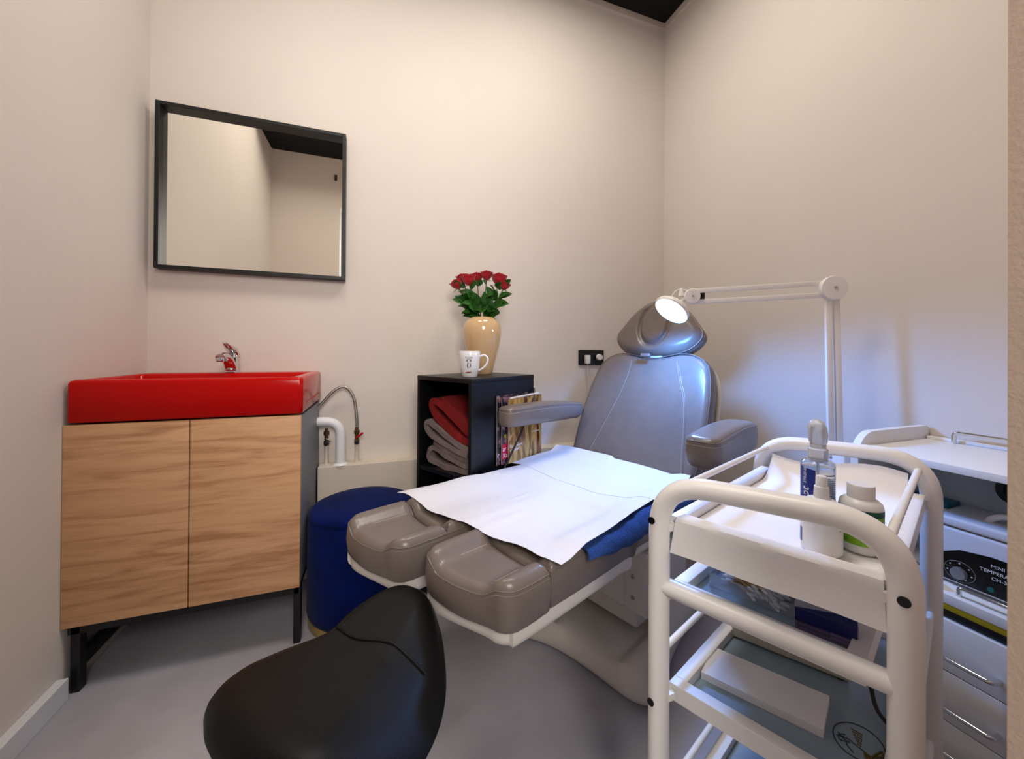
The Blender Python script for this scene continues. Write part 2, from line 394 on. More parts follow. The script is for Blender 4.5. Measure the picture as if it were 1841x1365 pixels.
# mirror
t = thing('wall_mirror', 'square wall mirror in a deep black frame above the basin', 'mirror', (-.488, D, 1.63))
mx0, mx1, mz0, mz1 = -.333, .336, -.318, .326
fb = bmesh.new(); w = .014
for a in ((mx0, mz0, mx0+w, mz1), (mx1-w, mz0, mx1, mz1), (mx0+w, mz0, mx1-w, mz0+w), (mx0+w, mz1-w, mx1-w, mz1)): fb = box(a[0], -.046, a[1], a[2], -.002, a[3], .0008, 1, bm=fb)
obj('frame', fb, M['black'], t, smooth=False)
gl = box(mx0+w, -.016, mz0+w, mx1-w, -.010, mz1-w)
gp = obj('mirror_glass', gl, M['mirror'], t, smooth=False)

# ============================================================ pipes beside the cabinet
dpth = [(-.33, 1.785, .697), (-.20, 1.785, .697), (-.166, 1.785, .66), (-.166, 1.785, .505)]
t = thing('waste_pipe', 'thick white waste pipe bending down into the ledge beside the cabinet', 'pipe', (-.166, 1.785, .503))
pp = [V(p)-V((-.166, 1.785, .503)) for p in round_path([(-.30, 1.785, .693), (-.163, 1.785, .693), (-.163, 1.785, .503)], .075, 10)]
obj('pipe', tube(pp, .0195, 20), M['wpipe'], t)
obj('collar', lathe([(.0195, .008), (.026, .005), (.029, 0), (0, 0)], c=(.003, 0, 0)), M['wpipe'], t)
def valve(name, label, loc, red, hose):
    t = thing(name, label, 'valve', loc)
    obj('riser_pipe', lathe([(0, 0), (.008, 0), (.008, .085), (0, .085)], 16), M['ledge'], t)
    obj('valve_body', lathe([(0, .08), (.009, .08), (.011, .084), (.011, .10), (.008, .103), (.008, .125), (.012, .127), (.012, .142), (.007, .144), (.007, .155), (0, .155)], 12), M['brass'], t, sharp=30)
    obj('valve_outlet', lathe([(0, 0), (.0085, 0), (.0085, .022), (.006, .024), (0, .024)], 14, c=(0, 0, .092), axis=(0, -1, 0)), M['black'], t)
    if red: obj('lever', tube([(.0, -.014, .112), (.014, -.02, .122), (.026, -.022, .133)], .0048, 8), M['redplastic'], t)
    else: obj('lever', tube([(.0, -.014, .112), (.02, -.016, .104)], .004, 8), M['steel'], t)
    if hose: obj('hose', tube([V(p)-V(loc) for p in smooth_path(hose, 8)], .0065, 12), M['steel'], t)
valve('angle_valve', 'stop valve with red lever and arched braided steel hose on the ledge', (-.098, 1.80, .503), True,
      [(-.098, 1.80, .655), (-.099, 1.80, .70), (-.112, 1.80, .79), (-.145, 1.80, .838), (-.19, 1.80, .825), (-.245, 1.80, .762), (-.29, 1.80, .71)])
valve('angle_valve', 'dark stop valve half hidden behind the cabinet side and the white pipe', (-.222, 1.815, .503), False, None)

# ============================================================ pouf
PX, PY, PR = -.062, 1.568, .187
t = thing('velvet_pouf', 'round dark blue velvet pouf with a gold base between cabinet and shelf', 'stool', (PX, PY, 0))
obj('gold_base', lathe([(0, 0), (PR-.004, 0), (PR-.002, .003), (PR-.002, .034), (PR-.01, .036), (0, .036)], 72), M['gold'], t)
obj('pouf_body', lathe([(0, .034), (PR-.004, .034), (PR+.002, .045), (PR+.003, .18), (PR+.001, .385), (PR-.002, .389), (PR+.001, .393), (PR-.002, .402), (PR-.018, .409), (PR-.06, .414), (PR-.12, .417), (0, .418)], 72), M['velvet'], t, sharp=70)

# ============================================================ black shelf, local x = side direction, y = front width
SA = math.atan2(.207, .336)
SH = V((.315, 1.339, 0)); SX = V((math.cos(SA), math.sin(SA), 0)); SY = V((-math.sin(SA), math.cos(SA), 0)); SW, SD, SHH = .322, .392, .898
def SL(x, y, z): return SH+SX*x+SY*y+V((0, 0, z))
t = thing('shelf_unit', 'open black laminate shelf unit between the pouf and the treatment chair', 'shelf', SH, SA)
obj('top_board', box(0, 0, SHH-.018, SD, SW, SHH, .001), M['blackwood'], t)
obj('side_panel', box(.001, .0005, 0, SD-.001, .016, SHH-.018), M['blackwood'], t, smooth=False)
obj('side_panel', box(.001, SW-.016, 0, SD-.001, SW-.0005, SHH-.018), M['blackwood'], t, smooth=False)
obj('back_panel', box(SD-.008, .016, 0, SD-.001, SW-.016, SHH-.018), M['blackwood'], t, smooth=False)
for z in (.508, .25, .02): obj('shelf_board', box(.004, .016, z, SD-.008, SW-.016, z+.016), M['blackwood'], t, smooth=False)

def towel(name, label, mat_, path, x0, x1, th=.008, amp=.004, group=None, seed=0):
    """folded towel: 2D path (y,z) swept along local x of the shelf, with soft waves"""
    P = smooth_path([(0, p[0], p[1]) for p in path], 7); b = bmesh.new(); n = len(P); m_ = 14; ringsA = []
    for j in range(m_+1):
        u = j/m_; x = x0+(x1-x0)*u; row = []
        for side in (1, -1):
            for i in (range(n) if side == 1 else range(n-1, -1, -1)):
                t_ = (P[min(i+1, n-1)]-P[max(i-1, 0)]).normalized(); nr = V((0, -t_.z, t_.y))
                q = P[i]+nr*th*side; w_ = noise.noise(V((x*14+seed, q.y*18, q.z*18)))*amp*1.6
                e = (1-(2*u-1)**8)
                row.append(b.verts.new((x+w_*.8, q.y+w_, q.z+noise.noise(V((x*16, q.y*20+seed, q.z*9)))*amp)))
        ringsA.append(row)
    for A, B in zip(ringsA, ringsA[1:]):
        for k in range(len(A)): b.faces.new((A[k], A[(k+1) % len(A)], B[(k+1) % len(A)], B[k]))
    L = len(ringsA[0])
    for Rw in (ringsA[0], ringsA[-1]):
        for i in range(n-1): b.faces.new((Rw[i], Rw[i+1], Rw[L-2-i], Rw[L-1-i]))
    T = frame(SH, SX, SY, V((0, 0, 1)))
    bmesh.ops.transform(b, matrix=T, verts=b.verts[:])
    c = sum((v.co for v in b.verts), V())/len(b.verts); zmin = min(v.co.z for v in b.verts); c.z = zmin
    for v in b.verts: v.co -= c
    o = obj(name, b, mat_, loc=c, sharp=80)
    return tag(o, label, 'towel')
Z0 = .536
towel('folded_towel', 'thick grey terry towel folded at the bottom of the shelf pile', M['towelgrey'],
      [(.035, Z0), (.14, Z0), (.26, Z0+.004), (.285, Z0+.03), (.25, Z0+.062), (.14, Z0+.036), (.045, Z0+.022), (.034, Z0+.032), (.05, Z0+.044), (.14, Z0+.060), (.25, Z0+.088)], .03, .25, .0105, .005, seed=3)
towel('folded_towel', 'smaller grey terry towel folded under the red towel on the shelf', M['towelgrey'],
      [(.04, Z0+.07), (.14, Z0+.084), (.26, Z0+.118), (.292, Z0+.148), (.275, Z0+.172), (.22, Z0+.148), (.12, Z0+.108), (.035, Z0+.086)], .02, .24, .0095, .004, seed=9)
towel('folded_towel', 'bright red terry towel folded on top of the grey towels', M['towelred'],
      [(.026, Z0+.112), (.10, Z0+.128), (.20, Z0+.172), (.255, Z0+.212), (.268, Z0+.248), (.235, Z0+.256), (.14, Z0+.206), (.03, Z0+.142), (.024, Z0+.155), (.05, Z0+.176), (.14, Z0+.232), (.20, Z0+.268)], .03, .24, .013, .004, seed=21)

# magazines and strap on the shelf's right side (local y<0)
def magazine(label, x0, x1, z0, z1, y, cover, tilt=0, th=.004):
    o = SL((x0+x1)/2, y-th/2, z0); t = thing('magazine', label, 'magazine', o, SA+tilt, 'magazines held by the strap on the shelf side')
    h = (x1-x0)/2
    obj('pages', box(-h+.001, -th/2+.0006, .001, h-.001, th/2-.0006, z1-z0-.001), M['magpages'], t, smooth=False)
    obj('cover', box(-h, -th/2-.0003, 0, h, -th/2+.0006, z1-z0), cover, t, smooth=False)
    obj('cover', box(-h, th/2-.0006, 0, h, th/2+.0003, z1-z0), M['magblack'], t, smooth=False)
    return t, h, -th/2-.0006
def mtext(t, body, size, x, y, z, m_, align='LEFT'):
    obj('lettering', text(body, size, .0002, align, T=frame((x, y, z), (1, 0, 0), (0, 0, 1), (0, -1, 0))), m_, t, smooth=False)
mz0, mz1 = .55, .815
t1, h, yy = magazine('rear magazine with dark cover, only its left edge showing beside the shelf', .135, .335, mz0, mz1+.01, -.004, M['magpink'])
mtext(t1, 'r', .03, -h+.002, yy, .03, M['ink'])
t2, h, yy = magazine('middle magazine with a dark portrait cover and red block with white letters', .155, .365, mz0, mz1+.005, -.012, M['magpink'])
obj('red_block', box(-h+.001, yy-.0005, .02, -h+.042, yy+.0004, .082), M['magred'], t2, smooth=False)
mtext(t2, 'ar I', .026, -h+.004, yy-.0008, .053, M['ink']); mtext(t2, 'Ka', .026, -h+.006, yy-.0008, .026, M['ink'])
obj('yellow_spot', box(-h+.014, yy-.0005, .105, -h+.026, yy+.0004, .118), M['yellow'], t2, smooth=False)
t3, h, yy = magazine('front magazine with a long blond hair cover and a rolled top edge', .185, .415, mz0, mz1-.005, -.022, M['maghair'])
mtext(t3, 'Dat moment', .016, -h+.008, yy, .062, M['ink']); mtext(t3, 'van geluk', .016, -h+.008, yy, .046, M['ink'])
mtext(t3, 'schitterend', .013, .040, yy, .100, M['ink'])
obj('cover_curl', tube([(-h+.01, 0, mz1-mz0-.004), (h-.02, -.0, mz1-mz0+.002)], .004, 10), M['magpages'], t3)
st = tube([SL(.385, -.006, .838)-SH, SL(.355, -.03, .80)-SH, SL(.25, -.036, .66)-SH, SL(.12, -.030, .50)-SH, SL(.085, -.004, .44)-SH], .0042, 8)
tag(obj('magazine_strap', st, M['black'], loc=SH), 'black cord stretched diagonally across the magazines on the shelf side', 'cord')

# vase
VZ = SHH
VP = V((.432, 1.632, VZ))
t = thing('ceramic_vase', 'tall cream glazed vase on the black shelf holding the roses', 'vase', VP)
hv = .246
prof = [(0, 0), (.036, 0), (.040, .004), (.047, .03), (.060, .085), (.071, .135), (.0765, .175), (.0765, .198), (.072, .220), (.062, .236), (.048, .245), (.045, .247), (.043, .244), (.052, .232), (.062, .215), (.066, .19), (.060, .14), (.045, .07), (0, .02)]
obj('vase_body', lathe([(r_*1.12, z_*1.035) for r_, z_ in prof], 64), M['vase'], t, sharp=80)

# mug
t = thing('mug', 'white porcelain mug with a small black figure print in front of the vase', 'mug', (.338, 1.470, SHH), R(-22))
ms = lathe([(0, 0), (.028, 0), (.031, .003), (.0375, .035), (.0415, .075), (.0425, .102), (.0415, .1035), (.040, .102), (.039, .075), (.035, .035), (.028, .008), (0, .007)], 48)
obj('mug_body', ms, M['mug'], t, sharp=80)
obj('handle', tube(smooth_path([(.039, 0, .082), (.058, 0, .087), (.072, 0, .075), (.068, 0, .052), (.052, 0, .034), (.036, 0, .026)], 7), .0042, 12, side=(0, 1, 0), r2=.0042), M['mug'], t)
def mugwrap(a0, z0, r0=.0392):
    def fn(c):
        z = z0+c.y; rad = .031+(.0425-.031)*min(1, (z/.09))**.62+.0006+c.z
        a = a0+c.x/rad
        return V((rad*math.cos(a), rad*math.sin(a), z))
    return fn
A0 = R(-86)
mt = text('IT LUXE', .0085, .0001, 'CENTER', fn=mugwrap(A0, .075))
def flat(poly, fn, bm=None):
    b = bmesh.new(); vs = [b.verts.new(fn(V((p[0], p[1], 0)))) for p in poly]; b.faces.new(vs); return join(bm, b)
for s in (-1, 1):
    mt = flat([(s*.001, .022), (s*.008, .033), (s*.010, .036), (s*.0065, .036), (s*.0045, .030)], mugwrap(A0, .032), mt)
    mt = flat([(s*.0035, .030), (s*.0065, .022), (s*.0075, .012), (s*.0045, .004), (s*.0035, .0), (s*.002, .008), (s*.0035, .014), (s*.0025, .022)], mugwrap(A0, .032), mt)
for i in range(-3, 4): mt = flat([(i*.0022-.0008, .036), (i*.0022+.0008, .036), (i*.0034, .044)], mugwrap(A0, .032), mt)
mt = flat([(-.010, .030), (.010, .030), (.009, .0365), (-.009, .0365)], mugwrap(A0, .032), mt)
obj('print', mt, M['darkink'], t, smooth=False)
obj('lettering', text('FUCHSIA', .006, .0001, 'CENTER', fn=mugwrap(A0+.02, .0205)) if False else flat([(-.010, .018), (.010, .018), (.010, .022), (-.010, .022)], mugwrap(A0, .0)), M['redplastic'], t, smooth=False)

# roses
def petal_cup(bm, c, ax, r, h, layers=4):
    q = V((0, 0, 1)).rotation_difference(ax).to_matrix().to_4x4(); q.translation = c
    for L in range(layers):
        rr_ = r*(.22+.22*L); npet = 3+L; hh = h*(1-.05*L)
        for k in range(npet):
            a0 = 2*math.pi*(k/npet)+L*.7; wd = math.pi/npet*1.35; nu, nv = 6, 5; g = []
            for i in range(nu+1):
                row = []
                for j in range(nv+1):
                    s = i/nu*2-1; tt = j/nv; a = a0+s*wd*(.55+.45*math.sin(tt*math.pi*.8))
                    rad = rr_*(.35+.75*math.sin(min(1, tt*1.5)*math.pi/2))+.0016*L*(max(0, tt-.75)/.25)**2-rr_*.12*max(0, tt-.6)/.4*(1 if L < 3 else .2)
                    z = hh*tt*(1-.14*s*s*tt)+.0006*math.sin(9*s+L)
                    row.append(bm.verts.new(q @ V((rad*math.cos(a), rad*math.sin(a), z))))
                g.append(row)
            for i in range(nu):
                for j in range(nv): bm.faces.new((g[i][j], g[i+1][j], g[i+1][j+1], g[i][j+1]))
def leaf_bm(c, d, upv, L, wd, curl=.25):
    b = bmesh.new(); d = d.normalized(); s = d.cross(upv).normalized(); n_ = s.cross(d).normalized(); nu = 9; rows = []
    for i in range(nu+1):
        t_ = i/nu; wdt = wd*math.sin(math.pi*t_**.8)**.85*(1 if t_ < .98 else 0)+.0004
        mid = c+d*L*t_-V((0, 0, 1))*curl*L*t_*t_+n_*.0
        rows.append([b.verts.new(mid-s*wdt+n_*wdt*.35), b.verts.new(mid-s*wdt*.5+n_*wdt*.12), b.verts.new(mid), b.verts.new(mid+s*wdt*.5+n_*wdt*.12), b.verts.new(mid+s*wdt+n_*wdt*.35)])
    for A, B in zip(rows, rows[1:]):
        for k in range(4): b.faces.new((A[k], A[k+1], B[k+1], B[k]))
    return b
# positions relative to the vase (camera right vector ~ rgt, so offsets in image right/up/depth)
RG = V((rgt.x, rgt.y, 0)); FW = V((fwd.x, fwd.y, 0)).normalized()
heads = [(-.118, .160, .00, -.75, 'red rose at the far left of the bouquet, leaning outwards', .027),
         (-.098, .193, .035, -.35, 'red rose second from the left, standing behind its neighbours', .026),
         (-.062, .176, -.015, -.15, 'large red rose left of centre at the front of the bouquet', .031),
         (-.028, .196, .02, 0, 'tall red rose just left of the middle of the bouquet', .026),
         (.018, .200, .00, .05, 'bright red rose standing alone in the middle of the bouquet', .026),
         (.075, .182, .00, .15, 'full dark red rose right of centre in the bouquet', .034),
         (.100, .152, -.02, .55, 'small light red rose lowest at the right of the bouquet', .024)]
TOPZ = .255
for i, (rx, rz, ry, lean, lab, rad) in enumerate(heads):
    base = VP+V((0, 0, TOPZ-.11))+RG*rx*.15; head = VP+RG*(rx*.98)+FW*ry+V((0, 0, TOPZ+rz-.012))
    ax = (RG*lean*.7+V((0, 0, 1))-FW*.18).normalized()
    t = thing('rose', lab, 'flower', base, 0, 'red roses in the cream vase')
    neck = VP+RG*rx*.30+FW*ry*.3+V((0, 0, TOPZ))
    pth = smooth_path([base, neck, head-ax*.02, head], 6)
    obj('stem', tube([p-base for p in pth], .0022, 7), M['stem'], t)
    bm = bmesh.new(); petal_cup(bm, head-base-ax*rad*.7, ax, rad, rad*1.7); bo_ = obj('bloom', bm, M['rose'], t, sharp=180)
    sb = bmesh.new(); q = V((0, 0, 1)).rotation_difference(ax).to_matrix().to_4x4(); q.translation = head-base-ax*rad*.7
    for k in range(5):
        a = k*2*math.pi/5; dd = (q.to_3x3() @ V((math.cos(a), math.sin(a), .25))); sb = join(sb, leaf_bm(head-base-ax*rad*.7, dd, V((0, 0, 1)), rad*1.15, .0028, .5))
    obj('sepal', sb, M['stem'], t)
    for k in range(10):
        hgt = random.uniform(.002, .105) if k else .135
        tt = .5; p = min(pth, key=lambda q_: abs(q_.z-(VP.z+TOPZ+hgt)))
        side = 1 if rx > 0 else -1
        if k % 2: d = RG*side*random.uniform(.5, 1)+FW*random.uniform(-.7, .2)+V((0, 0, random.uniform(-.05, .45)))
        else: d = RG*random.uniform(-.7, .7)+FW*random.uniform(-1, -.1)+V((0, 0, random.uniform(.1, 1.1)))
        obj('leaf', leaf_bm(p-base, d, V((0, 0, random.uniform(.1, .8)))-FW*random.uniform(.5, 1.2)+RG*random.uniform(-.4, .4), random.uniform(.055, .076), random.uniform(.0155, .0200), random.uniform(.05, .35)), M['leaf'], t, sharp=180)

# ============================================================ double socket, plug
t = thing('wall_socket', 'black double wall socket behind the left shoulder of the chair', 'socket', (1.12, D, .97))
obj('socket_plate', box(-.080, -.010, -.042, .080, 0, .042, .002), M['black'], t)
for sx in (-.04, .042): obj('socket_well', lathe([(.0205, .0), (.0205, .002), (.017, .0015), (.016, -.006), (0, -.006)], 28, c=(sx, -.0105, 0), axis=(0, -1, 0)), M['blk'], t)
t = thing('plug', 'white plug with a thin cable hanging from the left socket', 'plug', (1.083, D-.012, .97))
obj('plug_body', box(-.011, -.032, -.034, .011, 0, .014, .004), M['whiteplastic'], t)
obj('cable', tube(smooth_path([(0, -.018, -.03), (.0, -.018, -.10), (.004, -.01, -.25), (.002, -.008, -.45)], 6), .0028, 8), M['ledge'], t)
tag(obj('plug', lathe([(0, 0), (.014, 0), (.018, .006), (.016, .022), (0, .024)], 20, c=(0, 0, 0), axis=(0, -1, 0)), M['whiteplastic'], loc=(1.162, D-.011, .972)), 'round white plug in the right socket, partly behind the backrest', 'plug')

# ============================================================ treatment chair; local x towards the head, y to the left
CH = V((.594, 1.119, 0)); CA = R(22)
def CW(x, y, z): return CH+V((x*math.cos(CA)-y*math.sin(CA), x*math.sin(CA)+y*math.cos(CA), z))
t = chair = thing('treatment_chair', 'taupe leather pedicure treatment chair on a white base in the corner', 'treatment chair', CH, CA)
def side_round(zb, zt, r=.022, bulge=.004):
    L = [(.004, zb)]+[(-.0, zb+.006)]+[(-bulge, zb+(zt-zb)*.4)]+[(-bulge*.3, zt-r)]
    for k in range(1, 6):
        a = R(90*k/5); L.append((r*(1-math.cos(a)), zt-r+r*math.sin(a)))
    return L
def trough(yc, hw, lift=.026):
    def f(x, y):
        q = abs((y-yc)/hw); q = max(0, min(1, (q-.45)/.35)); q = q*q*(3-2*q); return lift*q-.006
    return f
def seam(pts, par, r=.0011, name='seam', m_='stitch'): obj(name, tube(pts, r, 6), M[m_], par)
def leg_rest(y0, y1, xf0, xf1, xm, xe, kind):
    yc, hw = (y0+y1)/2, (y1-y0)/2
    # xf0: x at y1 (left) end, xf1: x at y0 (right)
    zt = .525; g = .004
    out = smooth_path([(xf1-.004, y0+.050, 0), (xf1+.004, y0+.024, 0), (xf1+.020, y0+.007, 0), (xf1+.045, y0, 0), (xm-.02, y0, 0), (xm-.004, y0+.012, 0), (xm-.012, yc, 0), (xm-.004-.03*0, y1-.012, 0), (xm-.02, y1, 0), (xf0+.035, y1-.001, 0), (xf0+.010, y1-.010, 0), (xf0-.002, y1-.036, 0), ((xf0+xf1)/2-.012, yc, 0)], 6, True)
    out = [(p.x, p.y) for p in out]
    f = trough(yc, hw)
    fc = obj('foot_cushion', pad(out, side_round(.442, zt), f, n=96, rings=10), M['taupe'], t, sharp=60)
    # piping round the top edge and a seam across the trough
    O = resample(out, 96); c = V((sum(p.x for p in O)/96, sum(p.y for p in O)/96, 0))
    ring = []
    for p in O:
        q = c.lerp(p, .99); ring.append(V((q.x, q.y, zt-.0165+f(q.x, q.y)*.85)))
    obj('piping', tube(ring, .0019, 6, closed=True), M['taupe'], fc)
    ring2 = [V((c.lerp(p, 1.004).x, c.lerp(p, 1.004).y, zt-.023+f(p.x, p.y)*.8)) for p in O]
    obj('stitching', tube(ring2, .0007, 5, closed=True), M['stitch'], fc)
    for s in (-1, 1):
        yy_ = yc+s*hw*.52; obj('stitching', tube([(x_, yy_, zt+f(x_, yy_)+.0002) for x_ in [xf1+.022+(xm-.03-xf1-.022)*k/8 for k in range(9)]], .0009, 5), M['stitch'], fc)
    out2 = smooth_path([(xm+.002, y0+.016, 0), (xm+.018, y0, 0), (xe-.02, y0, 0), (xe, y0+.01, 0), (xe, y1-.01, 0), (xe-.02, y1, 0), (xm+.018, y1, 0), (xm+.002, y1-.016, 0), (xm+.0, yc, 0)], 6, True)
    out2 = [(p.x, p.y) for p in out2]
    cc = obj('calf_cushion', pad(out2, side_round(.446, zt), f, n=96, rings=10), M['taupe'], t, sharp=60)
    O = resample(out2, 96); c = V((sum(p.x for p in O)/96, sum(p.y for p in O)/96, 0))
    obj('piping', tube([V((c.lerp(p, .99).x, c.lerp(p, .99).y, zt-.0165+f(p.x, p.y)*.85)) for p in O], .0019, 6, closed=True), M['taupe'], cc)
    # white shell below
    sh = smooth_path([(xf1+.004, y0+.075, 0), (xf1+.010, y0+.042, 0), (xf1+.030, y0+.018, 0), (xf1+.065, y0+.008, 0), (xe-.02, y0+.008, 0), (xe, y0+.02, 0), (xe, y1-.02, 0), (xe-.02, y1-.006, 0), (xf0+.045, y1-.006, 0), (xf0+.016, y1-.018, 0), (xf0+.004, y1-.045, 0)], 6, True)
    obj('leg_shell', pad([(p.x, p.y) for p in sh], [(.02, .400), (.008, .403), (.002, .410), (0, .420), (0, .444)], n=96), M['shell'], t)
leg_rest(-.272, -.020, -.545, -.502, -.372, -.055, 'right')
leg_rest(.022, .270, -.628, -.592, -.445, -.055, 'left')
# seat
so = rrect(-.05, -.272, .40, .272, .03)
st_ = obj('seat_cushion', pad(so, side_round(.455, .548, .024), n=96), M['taupe'], t, sharp=60)
obj('seat_shell', pad(rrect(-.04, -.262, .38, .262, .05), [(.05, .405), (.02, .410), (.004, .425), (0, .44), (0, .458)], n=96), M['shell'], t)
obj('gap_bar', box(-.062, -.262, .43, -.046, .262, .52, .004), M['black'], t)  # black bar filling the gap between leg rests and seat
# backrest
upb = V((.22, 0, .45)).normalized(); nb = V((-upb.z, 0, upb.x))       # nb points to the front
BT = frame(V((.345, 0, .56)), V((0, 1, 0)), upb, V((0, 1, 0)).cross(upb))
if (V((0, 1, 0)).cross(upb)).dot(nb) < 0: BT = frame(V((.345, 0, .56)), V((0, -1, 0)), upb, nb)
sgn = 1 if BT[1][0] > 0 else -1
half = [(0, -.02), (.24, -.02), (.268, .0), (.276, .10), (.278, .20), (.272, .30), (.262, .38), (.246, .435), (.215, .470), (.17, .490), (.12, .492), (.075, .482), (.03, .470)]
bo2 = half+[(-x, z) for x, z in half[::-1] if x > 0]
def bh(x, y):
    k = min(1, abs(x)/.27); return .012*k**3*math.exp(-((y-.1)/.5)**2)-.004
def lvl(t0, t1, r=.02): return [(.006, t0), (0, t0+.006), (-.003, (t0+t1)/2), (0, t1-r)]+[(r*(1-math.cos(R(18*k))), t1-r+r*math.sin(R(18*k))) for k in range(1, 6)]
bc = obj('backrest_cushion', pad(bo2, lvl(-.072, 0, .026), bh, n=120, rings=12, T=BT), M['taupe'], t, sharp=60)
def bpt(x, y, dz=.0): return BT @ V((x*sgn, y, bh(x, y)+dz))
for s, pts in ((1, [(.185, 0), (.165, .08), (.140, .17), (.112, .28), (.098, .36), (.094, .42), (.098, .455)]), (-1, [(-.232, 0), (-.22, .08), (-.202, .2), (-.180, .30), (-.155, .36), (-.135, .42), (-.122, .455)])):
    sp_ = smooth_path([(p[0], p[1], 0) for p in pts], 6)
    seam([bpt(p.x, p.y, .0004) for p in sp_], bc, .0016, 'piping', 'taupe'); seam([bpt(p.x-s*.007, p.y, .0004) for p in sp_], bc, .0008, 'stitching')
O = resample(bo2, 120); obj('piping', tube([BT @ V((p.x*.985*1, .23+(p.y-.23)*.99, -.008)) for p in O], .0022, 6, closed=True), M['taupe'], bc)
bk = [(x*1.035, y*1.0-.006) for x, y in bo2]
obj('backrest_shell', pad(bk, [(.05, -.122), (.018, -.116), (.004, -.100), (0, -.080)], n=96, T=BT), M['shell'], t)
# headrest
uph = V((.11, 0, .30)).normalized()
nh = V((-uph.z, 0, uph.x)); HT = frame(V((.535, 0, .965)), V((0, sgn, 0)), uph, nh)
ho = [(0, .028), (.083, .034), (.154, .060), (.192, .100), (.196, .135), (.172, .172), (.134, .222), (.091, .262), (.046, .286), (0, .292)]
ho = smooth_path([(x, y, 0) for x, y in ho+[(-x, y) for x, y in ho[::-1] if x > 0]], 4, True); ho = [(p.x, p.y) for p in ho]
def hh_(x, y):
    d = math.hypot(x/.066, (y-.168)/.098); ringb = .020*math.exp(-((d-.9)/1.2)**2); dip = -.014*math.exp(-((d-1.0)/.13)**2)
    return ringb+dip+.004*max(0, 1-d)
hc = obj('headrest_cushion', pad(ho, lvl(-.075, 0, .034), hh_, n=120, rings=30, T=HT, centre=(0, .168)), M['taupe'], t, sharp=70)
O = resample(ho, 120); obj('stitching', tube([HT @ V((p.x*.992, .16+(p.y-.16)*.992, -.022)) for p in O], .0014, 6, closed=True), M['stitch'], hc)
ov = [(.056*math.cos(a), .168+.088*math.sin(a)) for a in [k*2*math.pi/40 for k in range(40)]]
obj('face_plug', pad(ov, [(.003, -.02), (0, .0), (.002, .006), (.008, .011), (.018, .013)], n=60, T=HT), M['taupe'], hc, sharp=70)
obj('headrest_post', tube([CW(.50, -.03, .93)-CH, CW(.53, -.03, 1.03)-CH], .008, 10) if False else box(.562, -.045, .80, .60, .045, 1.02, .006), M['shell'], t)
obj('adjuster_tab', box(-.022, -.008, 0, .022, .008, .018, .005, T=frame(V((.515, 0, .985)), V((0, 1, 0)), uph, nh)), M['taupe'], t)
# armrests
def arm(x0, x1, yc0, yc1, w0, w1, z0, z1, name='armrest', sl=0):
    d = V((x1-x0, yc1-yc0, 0)); L = d.length; d.normalize(); s = V((-d.y, d.x, 0))
    o = [(0, -w0*.55), (.014, -w0*.9), (.045, -w0), (L*.5, -(w0+w1)/2*1.03), (L-.04, -w1), (L-.008, -w1*.8), (L, -w1*.3), (L, w1*.3), (L-.008, w1*.8), (L-.04, w1), (L*.5, (w0+w1)/2*1.03), (.045, w0), (.014, w0*.9), (0, w0*.55)]
    o = [(p.x, p.y) for p in smooth_path([(a, b, 0) for a, b in o], 4, True)]
    T = frame(V((x0, yc0, 0)), d, s, V((0, 0, 1)))
    zf = lambda x, y: .012*math.sin(min(1, max(0, x/L))*math.pi*.9)+sl*x/L
    a_ = obj(name, pad(o, [(.016, z0), (.005, z0+.004), (0, z0+.014), (-.002, (z0+z1)/2), (0, z1-.018)]+[(.018*(1-math.cos(R(18*k))), z1-.018+.018*math.sin(R(18*k))) for k in range(1, 6)], zf, lambda x, y: (.012+sl)*(x/L), n=96, T=T), M['taupe'], t, sharp=60)
    O = resample(o, 96)
    obj('piping', tube([T @ V((p.x*.99+.001, p.y*.97, z1-.010+zf(p.x, 0)*.95)) for p in O], .0019, 6, closed=True), M['taupe'], a_)
    obj('stitching', tube([T @ V((p.x, p.y*1.0, z1-.021+zf(p.x, 0)*.9)) for p in O], .0007, 5, closed=True), M['stitch'], a_)
arm(.055, .43, -.405, -.395, .046, .046, .692, .775)
arm(-.076, .385, .247, .262, .040, .038, .718, .793, sl=-.022)
for s in (-1, 1): obj('arm_bracket', tube([(.46, s*.22, .72), (.43, s*.27, .725), (.36, s*(.265 if s > 0 else .36), .73)], .012, 10), M['black'], t)
# column and base
obj('lift_column', box(.10, -.20, .13, .32, .20, .405, .012), M['basewhite'], t)
obj('column_cover', box(.070, -.252, .205, .33, .22, .400, .005), M['basewhite'], t)
obj('cover_strip', box(.066, -.250, .208, .075, -.176, .398, .002), M['basewhite'], t)
for z in (.315, .250): obj('bolt', lathe([(0, 0), (.006, 0), (.006, .003), (.003, .003), (.003, .0015), (0, .0015)], 14, c=(.066, -.206, z), axis=(-1, 0, 0)), M['knob'], t)
bo3 = smooth_path([(-.135, .22, 0), (-.105, .15, 0), (-.062, .07, 0), (-.036, -.02, 0), (-.026, -.11, 0), (-.024, -.19, 0), (-.022, -.25, 0), (.002, -.298, 0), (.06, -.302, 0), (.22, -.262, 0), (.38, -.240, 0), (.56, -.225, 0), (.60, -.18, 0), (.58, .0, 0), (.56, .22, 0), (.50, .27, 0), (.25, .25, 0), (.02, .285, 0), (-.10, .285, 0)], 5, True)
def baseh(x, y):
    d = math.hypot((x-.06)/.10, (y+.02)/.20); d2 = (abs((x-.085)/.125)**5+abs((y+.035)/.20)**5)**.2; k = max(0, min(1, (1.04-d2)/.24)); k = k*k*(3-2*k)
    hump = .015*math.exp(-((x-.25)/.22)**4)*math.exp(-((y)/.22)**4)
    return hump-.034*k
